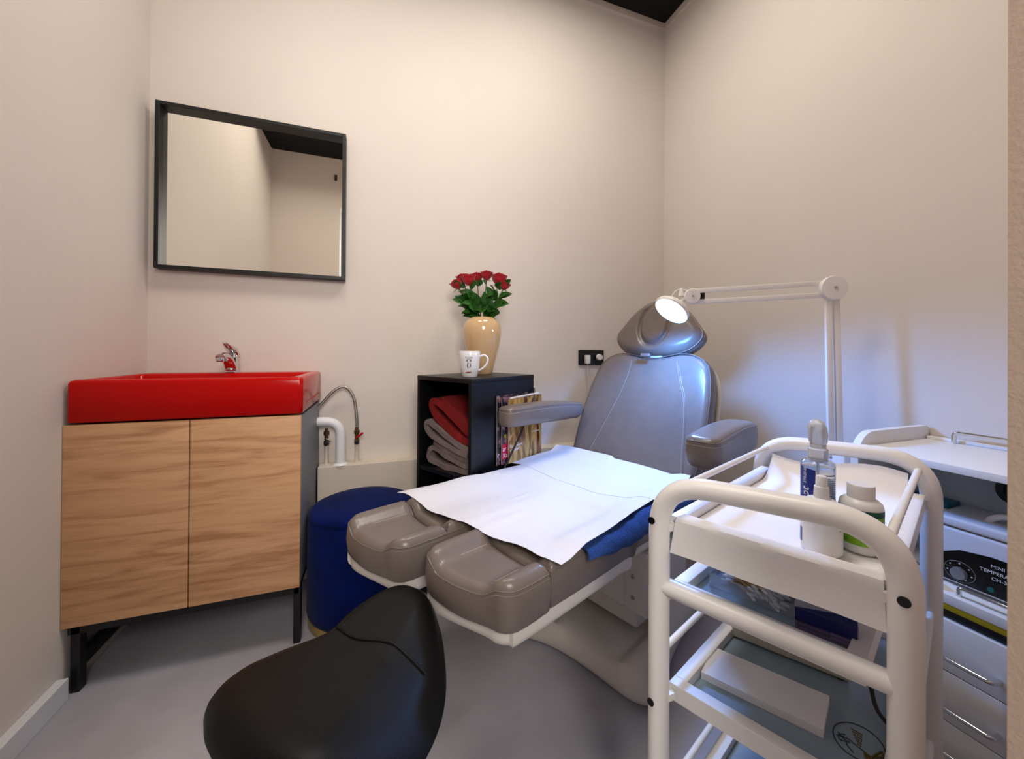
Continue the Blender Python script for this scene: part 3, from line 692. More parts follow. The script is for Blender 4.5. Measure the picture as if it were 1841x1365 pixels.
obj('base', pad([(p.x, p.y) for p in bo3], [(.03, .012), (.012, .014), (.004, .022), (.0, .040), (.006, .070), (.022, .105), (.05, .118), (.075, .124)], baseh, n=200, rings=44), M['basewhite'], t, sharp=60)
for fx, fy in ((-.07, .2), (.03, -.25), (.52, -.17), (.5, .2)): obj('foot', lathe([(0, 0), (.022, 0), (.022, .014), (0, .014)], 16, c=(fx, fy, 0)), M['rubber'], t)
# curly cord by the base
hel = [V((.0, 0, .30)), V((-.004, 0, .2))]+[V((-.01-.02*k/90+.009*math.cos(k*.9), .009*math.sin(k*.9), .20-.17*k/90)) for k in range(91)]+[V((-.04, .02, .01))]
co = CW(.50, -.262, 0)
tag(obj('coiled_cable', tube(hel, .0028, 6), M['basewhite'], loc=co), 'grey coiled cable hanging to the floor beside the chair base', 'cable')

# paper and towel on the chair
def ptop(x, y):
    if x < -.04:
        yc, hw = (-.146, .126) if y < 0 else (.146, .124)
        return .525+trough(yc, hw)(x, min(max(y, -.27), .27))*.9
    return .548
def psurf(x, y):
    s = 0; n_ = 0
    for dx in (-.09, -.06, -.03, 0, .03, .06, .09):
        for dy in (-.05, -.025, 0, .025, .05): s += max(.529, ptop(x+dx, y+dy)); n_ += 1
    e_ = max(0, min(1, (-.19-y)/.04))*max(0, min(1, (x+.33)/.06)); k_ = max(0, min(1, (x+.09)/.05)); k_ = k_*k_*(3-2*k_)
    return (s/n_+.0085+.011*e_)*(1-k_)+(.5525+.012*e_)*k_
def bil(A, B, C, Dd, u, v): return (A*(1-u)+B*u)*(1-v)+(Dd*(1-u)+C*u)*v   # A front-left, B back-left, C back-right, D front-right
FL, BL, BR, FR = V((-.455, .318, 0)), V((.10, .262, 0)), V((.10, -.262, 0)), V((-.362, -.290, 0))
def paper1(u, v):
    p = bil(FL, BL, BR, FR, u, v)
    z = psurf(p.x, p.y)+.007*noise.noise(V((p.x*7, p.y*9, 1)))*max(0, min(1, (-.06-p.x)/.1))+.0015*math.sin(p.y*38+p.x*9)*(1-u)
    if abs(p.y) > .272: z -= (abs(p.y)-.272)*.12
    fx = .010*math.sin(v*9.5)*(1-u)+.012*noise.noise(V((v*6, 3, 0)))*(1-u)
    if p.x+fx < -.05: z = max(z, ptop(p.x+fx, p.y)+.004)
    return V((p.x+fx, p.y, z))
s1 = sheet(50, 60, paper1, .0008); o = obj('paper_sheet', s1, M['paper'], loc=CH); o.rotation_euler = (0, 0, CA)
tag(o, 'white paper sheet spread over the leg rests of the treatment chair', 'paper')
def paper2(u, v):
    p = bil(V((.015, .325, 0)), V((.336, .350, 0)), V((.362, -.255, 0)), V((.05, -.30, 0)), u, v)
    fx = (.022*math.sin(v*7+1)+.02*noise.noise(V((v*5, 8, 0))))*(1-u)
    e_ = max(0, min(1, (-.19-p.y)/.04)); z = .5536+.0030*min(1, u*3)+.012*e_+.0016*noise.noise(V((p.x*8, p.y*6, 4)))*u+.020*(max(0, u-.8)/.2)**2*(1 if v < .5 else .6)
    if p.y > .275: z -= (p.y-.275)*.1
    return V((p.x+fx, p.y, z))
s2 = sheet(36, 60, paper2, .0008); o = obj('paper_sheet', s2, M['paper'], loc=CH); o.rotation_euler = (0, 0, CA)
tag(o, 'white paper sheet laid over the seat below the backrest', 'paper')
def tw(u, v):
    x = -.262+.66*u; s = v*.11
    y = -.225-s if s < .052 else -.277-.006*math.sin(min(1, (s-.052)/.02)*math.pi/2)-.002
    zt = ptop(x, -.25)+.0062
    drop = max(0, s-.048)*(.40+.35*min(1, u*4))
    z = zt-drop+.005*noise.noise(V((x*26, s*30, 0)))*min(1, s/.03)
    if s > .052: y -= .014*math.sin((s-.052)/.058*math.pi*.5)+.004*noise.noise(V((x*14, 0, 5)))
    return V((x+.018*(1-v)*0-.012*v*(1-u), y, z))
bt = sheet(60, 14, tw, .004); o = obj('terry_towel', bt, M['towelblue'], loc=CH, sharp=80); o.rotation_euler = (0, 0, CA)
tag(o, 'blue terry towel peeking out from under the paper at the chair edge', 'towel')

# ============================================================ saddle stool
t = thing('saddle_stool', 'black leather saddle stool in the foreground', 'stool', (-.07, .69, 0))
so = [(-.255, .705), (-.266, .745), (-.250, .782), (-.205, .800), (-.16, .811), (-.094, .824), (-.046, .868), (.012, .896), (.055, .908), (.090, .896), (.112, .860), (.124, .789), (.122, .715), (.112, .660), (.092, .612), (.060, .568), (.018, .535), (-.035, .520), (-.085, .526), (-.135, .552), (-.180, .592), (-.215, .635), (-.240, .672)]
so = [(p.x+.07, p.y-.69) for p in smooth_path([(a, b, 0) for a, b in so], 5, True)]
ax_ = V((.55, .83)).normalized()
def sh_(x, y):
    a = x*ax_.x+y*ax_.y; c = -x*ax_.y+y*ax_.x
    e = .040*max(0, (a-.05)/.2)**1.5-.10*max(0, (a-.17)/.09)**2*.25 if a > .05 else .030*max(0, (-.02-a)/.2)**1.4
    return e-(.006 if c > 0 else .026)*(abs(c)/.17)**2.0-(.03*max(0, -c-.06)/.1 if c < 0 else 0)
def slv(zb, zt):
    return [(.05, zb), (.022, zb+.008), (.006, zb+.022), (0, zb+.038), (.004, zb+.052), (.014, zb+.066), (.03, zb+.077), (.05, zt)]
sc_ = obj('seat', pad(so, slv(.372, .452), sh_, n=120, rings=16), M['blackleather'], t, sharp=80)
sx_ = [V((-.020+.012, .118)), V((.03, .075)), V((.09, .045)), V((.150, -.005))]
spts = smooth_path([(p.x, p.y, 0) for p in sx_], 8)
obj('seam', tube([(p.x, p.y, .452+sh_(p.x, p.y)+.0008) for p in spts], .0026, 8), M['blackleather'], sc_)
obj('seat_pan', lathe([(0, .345), (.06, .345), (.11, .366), (0, .374)], 32), M['black'], t)
obj('gas_lift', lathe([(0, .08), (.028, .08), (.028, .22), (.016, .222), (.016, .335), (0, .335)], 24), M['chrome'], t)
for k in range(5):
    a = k*2*math.pi/5+.3; d = V((math.cos(a), math.sin(a), 0))
    obj('leg', tube([d*.02+V((0, 0, .095)), d*.12+V((0, 0, .085)), d*.235+V((0, 0, .062))], [.018, .015, .010], 10), M['chrome'], t)
    obj('caster', lathe([(0, -.010), (.022, -.010), (.025, -.006), (.025, .006), (.022, .010), (0, .010)], 18, c=d*.235+V((0, 0, .025)), axis=(-d.y, d.x, 0)), M['rubber'], t)

# ============================================================ magnifier lamp on a floor stand
EL = V((1.443, .834, 1.222)); PB = V((1.45, .812, 0))
t = thing('magnifier_lamp', 'white lit magnifier lamp on a jointed arm over the chair headrest', 'lamp', PB)
def L_(p): return V(p)-PB
foot = V((1.45, .812, 0))
obj('floor_base', lathe([(0, 0), (.115, 0), (.12, .006), (.115, .022), (.03, .034), (0, .034)], 40), M['white'], t)
obj('stand_pole', tube([(0, 0, .03), (0, 0, .60)], .014, 16), M['white'], t)
obj('arm_socket', box(-.030, -.030, .53, .030, .030, .672, .004), M['white'], t)
JN = V((1.065, 1.062, 1.205))           # head joint
ad = (JN-EL).normalized(); sv = V((ad.y, -ad.x, 0)).normalized()   # sideways of the arm plane, towards camera
if sv.dot(fwd) > 0: sv = -sv
def bar(p, q, w=.0125, th=.006, name='arm_bar'):
    d = (q-p).normalized(); s2_ = sv if abs(d.z) < .9 else rgt
    b = box(0, -w, -th, (q-p).length, w, th, .0015, T=frame(L_(p), d, d.cross(sv).normalized() if True else s2_, d.cross(d.cross(sv)).normalized()))
    return obj(name, b, M['white'], t)
upv = V((0, 0, 1))
for dz in (.020, -.021): bar(EL+upv*dz+ad*.03, JN+upv*dz*.95-ad*.0, .0085, .006)
hv_ = rgt.copy()
lowS = V((1.45, .812, .655))
for dx in (-.0125, .0155): bar(EL+hv_*dx+V((0, 0, -.03)), lowS+hv_*(dx*1.0-.016), .0095, .006)
for s, th in ((1, .010), (-1, .004)):
    pass
obj('elbow_disc', lathe([(0, -.010), (.040, -.010), (.041, -.006), (.041, .006), (.039, .010), (0, .011)], 48, c=L_(EL+sv*.012), axis=sv), M['white'], t)
obj('elbow_screw', lathe([(0, 0), (.0055, 0), (.005, .003), (0, .004)], 16, c=L_(EL+sv*.023), axis=sv), M['chrome'], t)
obj('wrist_disc', lathe([(0, -.009), (.026, -.009), (.027, -.005), (.027, .005), (.025, .009), (0, .010)], 40, c=L_(JN+sv*.010), axis=sv), M['white'], t)
obj('wrist_screw', lathe([(0, 0), (.0045, 0), (.004, .003), (0, .004)], 16, c=L_(JN+sv*.020), axis=sv), M['chrome'], t)
obj('joint_stop', box(-.006, -.010, -.011, .006, .010, .011, .002, T=Matrix.Translation(L_(JN-ad*.034))), M['black'], t)
HC = V((.995, 1.085, 1.155))            # lamp head centre
ray = (HC-V((0, 0, 1))).normalized(); rr1 = ray.cross(upv).normalized(); ru1 = rr1.cross(ray)
nL = (rr1*(-.59)*.84+ru1*(-.81)*.84-ray*.54).normalized()     # the way the lamp shines
head = lathe([(0, -.026), (.028, -.026), (.052, -.020), (.0625, -.010), (.0645, .0), (.0625, .004), (.059, .004), (.059, -.002), (0, -.002)], 56, c=L_(HC), axis=nL)
hobj = obj('lamp_head', head, M['white'], t, sharp=50)
obj('diffuser', lathe([(0, .002), (.045, .002), (.0587, 0), (.0587, -.001), (0, -.001)], 56, c=L_(HC+nL*.002), axis=nL), M['emit'], hobj)
kn = smooth_path([JN-V((0, 0, .0)), JN+ad*.03+V((0, 0, -.004)), HC-nL*.028+(JN-HC).normalized()*.04, HC-nL*.026], 6)
obj('head_bracket', tube([L_(p) for p in kn], .0065, 10), M['white'], t)
wn = JN+ad*.035+V((0, 0, .004)); obj('wing_knob', tube([L_(wn), L_(wn+V((0, 0, .022))-sv*.0), L_(wn+V((0, 0, .030)))], [.010, .006, .004], 10), M['white'], t)
obj('cable', tube([L_(p) for p in smooth_path([JN+V((0, 0, .022)), JN+ad*.05+V((0, 0, .026)), JN+ad*.075+V((0, 0, -.01))], 6)], .0022, 8), M['white'], t)
lp = bpy.data.lights.new('lamp_glow', 'SPOT'); lp.energy = 22; lp.color = (.11, .34, 1.0); lp.shadow_soft_size = .04; lp.spot_size = R(168); lp.spot_blend = .55
la = bpy.data.objects.new('lamp_glow', lp); COL.objects.link(la); la.location = HC+nL*.034+V((0, 0, -.020)); la.rotation_euler = V((.26, -.12, -1)).to_track_quat('-Z', 'Y').to_euler()

# ============================================================ trolley
P1, P2, P3, P4 = V((.474, .543, 0)), V((.612, .272, 0)), V((.960, .719, 0)), V((1.097, .449, 0))
UB, UA = (P2-P1), (P3-P1); ub, ua = UB.normalized(), UA.normalized(); WB, LA = UB.length, UA.length
CO = (P1+P4)/2
t = thing('treatment_trolley', 'white metal trolley with tube frames and four glass trays in the right foreground', 'trolley', CO)
def T_(u, v, z): return P1+ub*(u*WB)+ua*(v*LA)+V((0, 0, z))-CO
def side_frame(v, zt, wid=.021):
    pts = round_path([T_(0, v, .075), T_(0, v, zt[0]), T_(1, v, zt[1]), T_(1, v, .075)], [0, .085, .085, 0], 12)
    return tube(pts, .0205, 16, side=ub if False else None, r2=None)
def oval_tube(pts, ra, rb, side):
    return tube(pts, ra, 16, side=side, r2=rb)
for v, zt in ((0, (.770, .786)), (1, (.770, .778))):
    ra = .021; rb = .0168
    pts = round_path([T_(0, v, .075), T_(0, v, zt[0]), T_(1, v, zt[1]), T_(1, v, .075)], [0, .085, .085, 0], 14)
    fo = obj('side_frame', oval_tube(pts, ra, rb, ua), M['white'], t, sharp=60)
    if v == 0:
        obj('crossbar', oval_tube([T_(.03, 0, .588), T_(.97, 0, .588)], .016, .0135, ua), M['white'], fo)
        for u_, z_ in ((-.01, .704), (-.01, .385), (1.0, .704)):
            obj('bolt_cap', lathe([(0, 0), (.0062, 0), (.0062, .002), (0, .002)], 18, c=T_(u_, 0, z_)-ua*.0206, axis=-ua), M['blk'], fo)
    for u_ in (0, 1):
        obj('caster', lathe([(0, -.010), (.024, -.010), (.027, -.006), (.027, .006), (.024, .010), (0, .010)], 20, c=T_(u_, v, .027), axis=ub), M['rubber'], t)
        obj('caster_fork', box(-.014, -.014, .035, .014, .014, .078, .003, T=Matrix.Translation(T_(u_, v, 0))), M['steel'], t)
def tray(zr, u0=.025, u1=.975, v0=.04, v1=.96, w=.022, hh=.030, rods=None):
    A, B, C, Dd = T_(u0, v0, 0), T_(u1, v0, 0), T_(u1, v1, 0), T_(u0, v1, 0)
    b = bmesh.new()
    def bar2(p, q, inward):
        i = inward*w
        nonlocal b
        b = prism([p, q, q+i, p+i], zr-hh, zr, bm=b, r=.001)
    bar2(A, B, ua); bar2(Dd, C, -ua); bar2(A+ua*w, Dd-ua*w, ub); bar2(B+ua*w, C-ua*w, -ub)
    ro = obj('tray_rim', b, M['white'], t, smooth=False)
    gi = w*.6
    obj('tray_glass', prism([A+ub*gi+ua*gi, B-ub*gi+ua*gi, C-ub*gi-ua*gi, Dd+ub*gi-ua*gi], zr-.021, zr-.017), M['cartglass'], t, smooth=False)
tray(.706); tray(.583, u1=.875, hh=.028); tray(.405); tray(.165)
for z in (.755, .462, .196):
    for u_ in ((.06, .94) if z > .7 else (0, 1)):
        obj('side_rod', tube([T_(u_, .02, z), T_(u_, .98, z)], .0058, 12), M['white'], t)
rest = bmesh.new()
for z in (.690, .390, .150):
    for u_ in (.03, .97):
        for v in (.02, .98): rest = box(-.010, -.010, z-.006, .010, .010, z+.006, bm=rest, T=Matrix.Translation(T_(u_, v, 0)))
for z in (.570,):
    for v in (.02, .98): rest = box(-.010, -.010, z-.006, .010, .010, z+.006, bm=rest, T=Matrix.Translation(T_(.03, v, 0)))
obj('tray_mount', rest, M['white'], t, smooth=False)
# stamp on the third tray glass
sm = bmesh.new(); stz = .3886
sc0 = T_(.80, .27, stz)
sm = tube([sc0+ua*(.036*math.cos(a))+ub*(.030*math.sin(a)) for a in [k*2*math.pi/48 for k in range(48)]], .0009, 5, closed=True, bm=sm)
def sq(p): return sc0+ub*p[0]+ua*p[1]
for pl in ([(-.024, -.010), (-.012, -.006), (-.002, -.010), (.012, -.016), (.020, -.022)], [(-.016, .0), (-.022, -.006), (-.020, -.016), (-.012, -.014), (-.010, -.02), (-.002, -.028)], [(-.024, -.002), (-.016, -.010), (-.008, -.012)]):
    sm = tube([sq(p) for p in smooth_path([(a, b, 0) for a, b in pl], 5)], .0009, 5, bm=sm)
obj('stamp_mark', sm, M['stamp'], t, smooth=False)
sg = bmesh.new()
for pl in ([(.016, -.022), (.022, -.004), (.026, .004), (.027, -.006), (.022, -.014), (.024, -.026)], [(.008, -.018), (.016, -.018), (.022, -.024), (.016, -.028), (.010, -.022), (.018, -.022)]):
    sg = tube([sq(p) for p in smooth_path([(a, b, 0) for a, b in pl], 5)], .0015, 5, bm=sg)
for k in range(6): sg = tube([sq((-.006-.002*(5-k)*.6+.001*k, .020-.005*k)), sq((.004-.0015*(5-k)*.2, .018-.005*k))], .0009, 5, bm=sg)
obj('stamp_print', sg, M['stampgold'], t, smooth=False)

def TW(u, v, z): return T_(u, v, z)+CO
# liner paper over the top tray, hanging at the near side
def liner(u, v):
    hang = .066; s = v*(LA*.93+hang)-hang; zr = .7075; zg = .6905
    uu = .105+.79*u; k0 = max(0, min(1, 1-s/.05)); uu = uu+(.075+.855*u-uu)*k0
    if s < 0:
        d = -s; uu += (u-.5)*.03*(d/hang)
        if d < .008: z = zr-.25*d; vv = .040-d/LA
        else: z = zr-.002-(d-.008)*.985+.0012*math.sin(u*11); vv = .040-.008/LA-(d-.008)*.2/LA-(.002*math.sin(u*11+1))
        return TW(uu, vv, z)-CO
    vv = .040+s/LA; k = max(0, min(1, (s-.016)/.03)); k = k*k*(3-2*k)
    z = zr-(zr-zg)*k+.0008*noise.noise(V((u*6, v*9, 2)))+.0006
    e = max(0, (vv-.80)/.17); z += .052*e*e*(1-.2*math.sin(u*6))
    return TW(uu+.012*noise.noise(V((v*5, 0, 1)))*(s > .05), min(vv, .955), z)-CO
lo = obj('paper_liner', sheet(48, 90, liner, .0006), M['liner'], loc=CO)
tag(lo, 'white paper liner covering the top trolley tray and hanging over its near edge', 'paper')
TZ = .6925
# spray bottle
def wrap(r, a0, z0, tilt=False):
    def fn(c):
        rad = r+.0003+c.z; a = a0+c.x/r; return V((rad*math.cos(a), rad*math.sin(a), z0+c.y))
    return fn
def wrapv(r, a0, z0):       # text running upwards
    def fn(c):
        rad = r+.0003+c.z; a = a0-c.y/r; return V((rad*math.cos(a), rad*math.sin(a), z0+c.x))
    return fn
def patch(r, a0, a1, z0, z1, n=16, off=.0002, bm=None, topdip=0):
    b = bmesh.new(); A = [b.verts.new(((r+off)*math.cos(a0+(a1-a0)*k/n), (r+off)*math.sin(a0+(a1-a0)*k/n), z0)) for k in range(n+1)]
    B = [b.verts.new(((r+off)*math.cos(a0+(a1-a0)*k/n), (r+off)*math.sin(a0+(a1-a0)*k/n), z1-topdip*(k/n))) for k in range(n+1)]
    for k in range(n): b.faces.new((A[k], A[k+1], B[k+1], B[k]))
    return join(bm, b)
pc = V((.694, .420, TZ)); ang = math.atan2(-pc.y, -pc.x)      # direction facing the camera
t = thing('spray_bottle', 'clear spray bottle with a blue label and clear trigger cap on the trolley', 'bottle', pc)
rb = .0232
obj('bottle', lathe([(0, 0), (rb-.002, 0), (rb, .003), (rb, .122), (rb-.001, .127), (rb-.006, .130), (.013, .131), (.013, .128), (rb-.003, .126), (rb-.0012, .12), (rb-.0012, .004), (0, .003)], 40), M['clear'], t, sharp=60)
obj('liquid', lathe([(0, .004), (rb-.0014, .004), (rb-.0014, .098), (0, .098)], 40), M['clearw'], t)
obj('label', patch(rb, ang-1.45, ang-.12, .004, .119, topdip=.003), M['bluelabel'], t, smooth=True)
obj('label', patch(rb, ang+.55, ang+1.2, .02, .055), M['lightblue'], t)
obj('lettering', text('sept', .0185, .0002, shear=.2, fn=wrapv(rb, ang-.52, .054)), M['ink'], t, smooth=False)
obj('lettering', text('STRONG', .0066, .0002, shear=.2, fn=wrapv(rb, ang-.70, .0915)), M['ink'], t, smooth=False)
sl = bmesh.new(); sl = patch(rb, ang+.12, ang+1.15, .1085, .1105, bm=sl)
for k in range(15):
    e_ = .02 if k % 4 else .12; sl = patch(rb, ang+.05, ang+1.25-e_*(k % 3), .104-k*.0034, .1047-k*.0034, bm=sl)
obj('small_print', sl, M['darkink'], t, smooth=False)
obj('pump_collar', lathe([(0, .127), (.0125, .127), (.0135, .130), (.0135, .148), (.011, .150), (.011, .158), (0, .158)], 32), M['clearw'], t, sharp=40)
ls = -rgt
ph = [V((0, 0, .156)), V((0, 0, .160)), V((0, 0, .172)), ls*.0015+V((0, 0, .182)), ls*.003+V((0, 0, .190)), ls*.0055+V((0, 0, .193)), ls*.007+V((0, 0, .195))]
obj('trigger_head', tube(ph, [.0095, .0118, .0122, .0120, .0105, .0075, .0045], 20, side=rgt, r2=[.0095, .0135, .0150, .0150, .0135, .010, .006]), M['clearw'], t, sharp=50)
obj('nozzle', tube([ls*.008+V((0, 0, .183)), ls*.0155+V((0, 0, .185))], [.005, .0042], 14), M['clearw'], t, sharp=40)
obj('trigger', tube([ls*.010+V((0, 0, .178)), ls*.013+V((0, 0, .168)), ls*.0115+V((0, 0, .156))], [.0028, .0026, .0018], 10), M['clearw'], t)
obj('dip_tube', tube([(0, 0, .01), (0, 0, .13)], .0018, 8), M['clearw'], t)
# white dropper bottle
pc = V((.652, .3895, TZ)); ang = math.atan2(-pc.y, -pc.x)
t = thing('dropper_bottle', 'plain white plastic bottle with a nozzle cap in front of the spray bottle', 'bottle', pc)
obj('bottle', lathe([(0, 0), (.023, 0), (.0255, .003), (.026, .006), (.026, .066), (.0245, .073), (.018, .080), (.0105, .083), (0, .083)], 44), M['whiteplastic'], t, sharp=60)
obj('nozzle', lathe([(0, .082), (.0100, .082), (.0092, .100), (.0075, .101), (.0072, .1145), (.006, .1165), (0, .117)], 28), M['whiteplastic'], t, sharp=40)
sl = bmesh.new()
for k in range(4): sl = patch(.026, ang+.9, ang+1.3, .050-k*.003, .0507-k*.003, bm=sl)
obj('small_print', sl, M['darkink'], t, smooth=False)
obj('label', patch(.026, ang-1.5, ang-1.1, .012, .034), M['bluelabel'], t)
# green labelled bottle
pc = V((.716, .372, TZ)); ang = math.atan2(-pc.y, -pc.x)
t = thing('pill_bottle', 'white bottle with a lime green label and ribbed white screw cap', 'bottle', pc)
obj('bottle', lathe([(0, 0), (.023, 0), (.0262, .004), (.0268, .008), (.0268, .069), (.0255, .0755), (.021, .080), (.0155, .082), (0, .082)], 44), M['whiteplastic'], t, sharp=60)
capb = lathe([(0, .079), (.0162, .079), (.0168, .081), (.0168, .1005), (.0158, .1025), (0, .103)], 90)
for v in capb.verts:
    if .080 < v.co.z < .101 and math.hypot(v.co.x, v.co.y) > .016:
        k = round(math.atan2(v.co.y, v.co.x)/(2*math.pi/90)) % 2; v.co.x *= 1-.02*k; v.co.y *= 1-.02*k
obj('cap', capb, M['whiteplastic'], t, sharp=25)
obj('label', patch(.0268, ang-1.9, ang+1.6, .014, .060, 40), M['greenlabel'], t)
obj('label', patch(.0268, ang-1.9, ang+1.6, .059, .0685, 40, off=.0003), M['darkgreen'], t)
obj('label', patch(.0268, ang+1.0, ang+1.5, .012, .046, 10, off=.0004), M['boxwhite'], t)
obj('lettering', text('Desinfectie - Formule in', .0042, .0001, fn=wrap(.0272, ang-1.3, .0622)), M['ink'], t, smooth=False)
obj('lettering', text('225 ml', .0055, .0001, fn=wrap(.0268, ang-1.15, .018)), M['darkink'], t, smooth=False)

# second tray: clear box with swabs, carton
Z2 = .566
def flat_box(name, label, cat, c, ang_, sx, sy, h, parts):
    tt_ = thing(name, label, cat, c, ang_); return tt_
sp0 = TW(.34, .26, Z2); sa = math.atan2(ub.y, ub.x)
t = thing('swab_box', 'clear plastic box full of cotton swabs on the second trolley tray', 'box', sp0, sa)
bw, bl, bh2 = .064, .042, .024
sbx = bmesh.new()
for a in ((-bw, -bl, 0, bw, bl, .001), (-bw, -bl, .001, -bw+.001, bl, bh2), (bw-.001, -bl, .001, bw, bl, bh2), (-bw+.001, -bl, .001, bw-.001, -bl+.001, bh2), (-bw+.001, bl-.001, .001, bw-.001, bl, bh2)): sbx = box(*a, bm=sbx)
obj('box_shell', sbx, M['clearbox'], t, smooth=False)
def swab_mesh():
    s = tube([(-.030, 0, 0), (.030, 0, 0)], .0011, 6)
    return s
s0 = None
random.seed(5)
for i in range(64):
    fan = max(-.85, min(.35, random.gauss(-.35, .26))); px_ = random.uniform(-.022, .022); py_ = random.uniform(-.026, .026)
    if i == 0:
        s0 = thing('cotton_swab', 'wooden stick cotton swab in the clear box on the second tray', 'cotton swab', (0, 0, 0), 0, 'cotton swabs in the clear box')
        kids = [obj('stick', tube([(-.029, 0, 0), (.029, 0, 0)], .0011, 6), M['stick'], s0)]
        for s in (-1, 1): kids.append(obj('cotton_tip', lathe([(0, -.007), (.0020, -.006), (.0026, -.002), (.0024, .003), (.0015, .006), (0, .007)], 10, c=(s*.030, 0, 0), axis=(1, 0, 0)), M['cotton'], s0))
        w = s0
    else:
        w = s0.copy(); COL.objects.link(w)
        for k_ in kids:
            c_ = k_.copy(); c_.parent = w; COL.objects.link(c_)
    q = Matrix.Rotation(sa, 3, 'Z') @ V((px_, py_*.5-.004, 0))
    w.location = sp0+q+V((0, 0, .0038+.0012*(i // 5))); w.rotation_euler = (0, random.uniform(-.08, .08), sa+fan*1.0-.15)
bo_p = TW(.685, .20, Z2); 
t = thing('blue_carton', 'blue and white carton lying beside the swab box on the second tray', 'box', bo_p, sa+R(4))
obj('box_body', box(-.037, -.030, 0, .037, .030, .034, .0006), M['boxwhite'], t)
obj('front_panel', box(-.0365, -.0306, .014, .0365, -.0298, .0335), M['boxblue'], t, smooth=False)
obj('front_panel', box(-.0365, -.0306, .0005, .0365, -.0298, .014), M['boxlilac'], t, smooth=False)
obj('side_panel', box(.0368, -.0295, .008, .0376, .0, .0335), M['boxblue'], t, smooth=False)
obj('lid_flap', prism([(-.037, -.031), (.037, -.031), (.037, -.002)], .0342, .0348), M['boxblue'], t, smooth=False)
bl_ = bmesh.new()
for k in range(4): bl_ = text('Gebruiksaanwijzing', .0052, .0001, T=frame((-.034, -.0308, .0118-k*.0031), (1, 0, 0), (0, 0, 1), (0, -1, 0)), bm=bl_) if k in (0, 2) else box(-.034, -.0308, .0118-k*.0031, .032, -.0306, .0122-k*.0031, bm=bl_)
obj('lettering', bl_, M['darkink'], t, smooth=False)
# third tray: paper strips, beige device, cable
Z3 = .3885
def quad_stack(pts, z0, z1): return prism([V(p)-V(pts[0]) for p in pts], z0, z1, r=.0008)
q0 = V((.572, .543, Z3)); pts = [V((.572, .543)), V((.645, .581)), V((.745, .431)), V((.668, .395))]
t = thing('paper_strip_stack', 'stack of white paper strips on the third trolley tray', 'paper', q0)
st_b = bmesh.new()
for k in range(6):
    jx = .0006*math.sin(k*3.1); st_b = prism([((p-pts[0]).x*(1-.0)+jx, (p-pts[0]).y+jx*.7) for p in pts], k*.0022, k*.0022+.0019, bm=st_b)
obj('strips', st_b, M['liner'], t, smooth=False)
dA, dB = V((.706, .617, 0)), V((.822, .443, 0)); dd_ = (dB-dA).normalized(); dA = dA+dd_*.02; dn = V((-dd_.y, dd_.x, 0)); dn = dn if dn.dot(ua) > 0 else -dn
t = thing('drill_control_unit', 'low beige control unit with a round jack on the third trolley tray', 'device', dA+V((0, 0, Z3)))
Ld = (dB-dA).length
obj('housing', box(0, 0, .003, Ld, .14, .050, .004, T=frame((0, 0, 0), dd_, dn, (0, 0, 1))), M['beige'], t)
obj('jack', lathe([(0, 0), (.007, 0), (.007, .003), (.004, .003), (.004, .001), (0, .001)], 20, c=dd_*.022+V((0, 0, .030)), axis=-dn), M['knob'], t)
obj('jack_hole', lathe([(0, 0), (.004, 0), (.004, .0012), (0, .0012)], 16, c=dd_*.022+V((0, 0, .030))-dn*.0015, axis=-dn), M['blk'], t)
obj('toggle', tube([dd_*.055+V((0, 0, .024)), dd_*.055-dn*.006+V((0, 0, .028))], .0014, 8), M['knob'], t)
obj('foot', lathe([(0, -.001), (.006, -.001), (.006, .004), (0, .004)], 12, c=dd_*(Ld-.012)+dn*.01), M['rubber'], t)
cb = smooth_path([TW(.97, .60, .50), TW(.82, .62, .515), TW(.78, .55, .47), TW(.83, .42, .41), TW(.93, .36, .396)], 8)
tag(obj('power_cable', tube([p-cb[0] for p in cb], .0032, 10), M['rubber'], loc=cb[0]), 'dark grey cable looping down by the right trolley post', 'cable')

# ============================================================ right cabinet, against the right wall
XF = 1.27
t = cab = thing('storage_cabinet', 'white laminate storage cabinet with drawers against the right wall', 'cabinet', (1.45, .42, 0))
def RC(x, y, z): return V((x, y, z))-V((1.45, .42, 0))
def rbx(x0, y0, z0, x1, y1, z1, r=.001): return box(x0-1.45, y0-.42, z0, x1-1.45, y1-.42, z1, r)
obj('top_board', rbx(XF, .135, .722, XR-.004, .668, .740), M['whitelam'], t)
sp_poly = [(XF, 0), (XR-.006, 0), (XR-.006, .765)]+[(XF+.055+(-.055)*math.sin(R(a)), .705+.068*math.cos(R(a))) for a in range(0, 91, 10)]
sp_poly = [(XF, 0), (XR-.006, 0), (XR-.006, .772), (XR-.015, .778), (XF+.075, .778)]+[(XF+.075-.072*math.sin(R(a)), .706+.072*math.cos(R(a))) for a in range(10, 91, 10)]
obj('side_panel', prism(sp_poly, 0, .018, T=frame((-1.45, .686-.42, 0), (1, 0, 0), (0, 0, 1), (0, -1, 0))), M['whitelam'], t, smooth=False)
obj('side_panel', rbx(XF, .135, 0, XR-.006, .152, .722), M['whitelam'], t)
obj('back_panel', rbx(XR-.014, .152, .05, XR-.006, .668, .722), M['backpanel'], t)
obj('middle_board', rbx(XF, .152, .409, XR-.014, .668, .432), M['whitelam'], t)
obj('inner_back', rbx(1.50, .152, .432, 1.506, .668, .722), M['backpanel'], t)
obj('carcass', rbx(XF+.02, .152, .03, XR-.014, .668, .372), M['whitelam'], t)
obj('edge_band', rbx(XF+.001, .152, .395, XF+.014, .668, .409, .0005), M['yellow'], t)
obj('recess', rbx(XF+.012, .152, .372, XF+.03, .668, .396, .0), M['blk'], t)
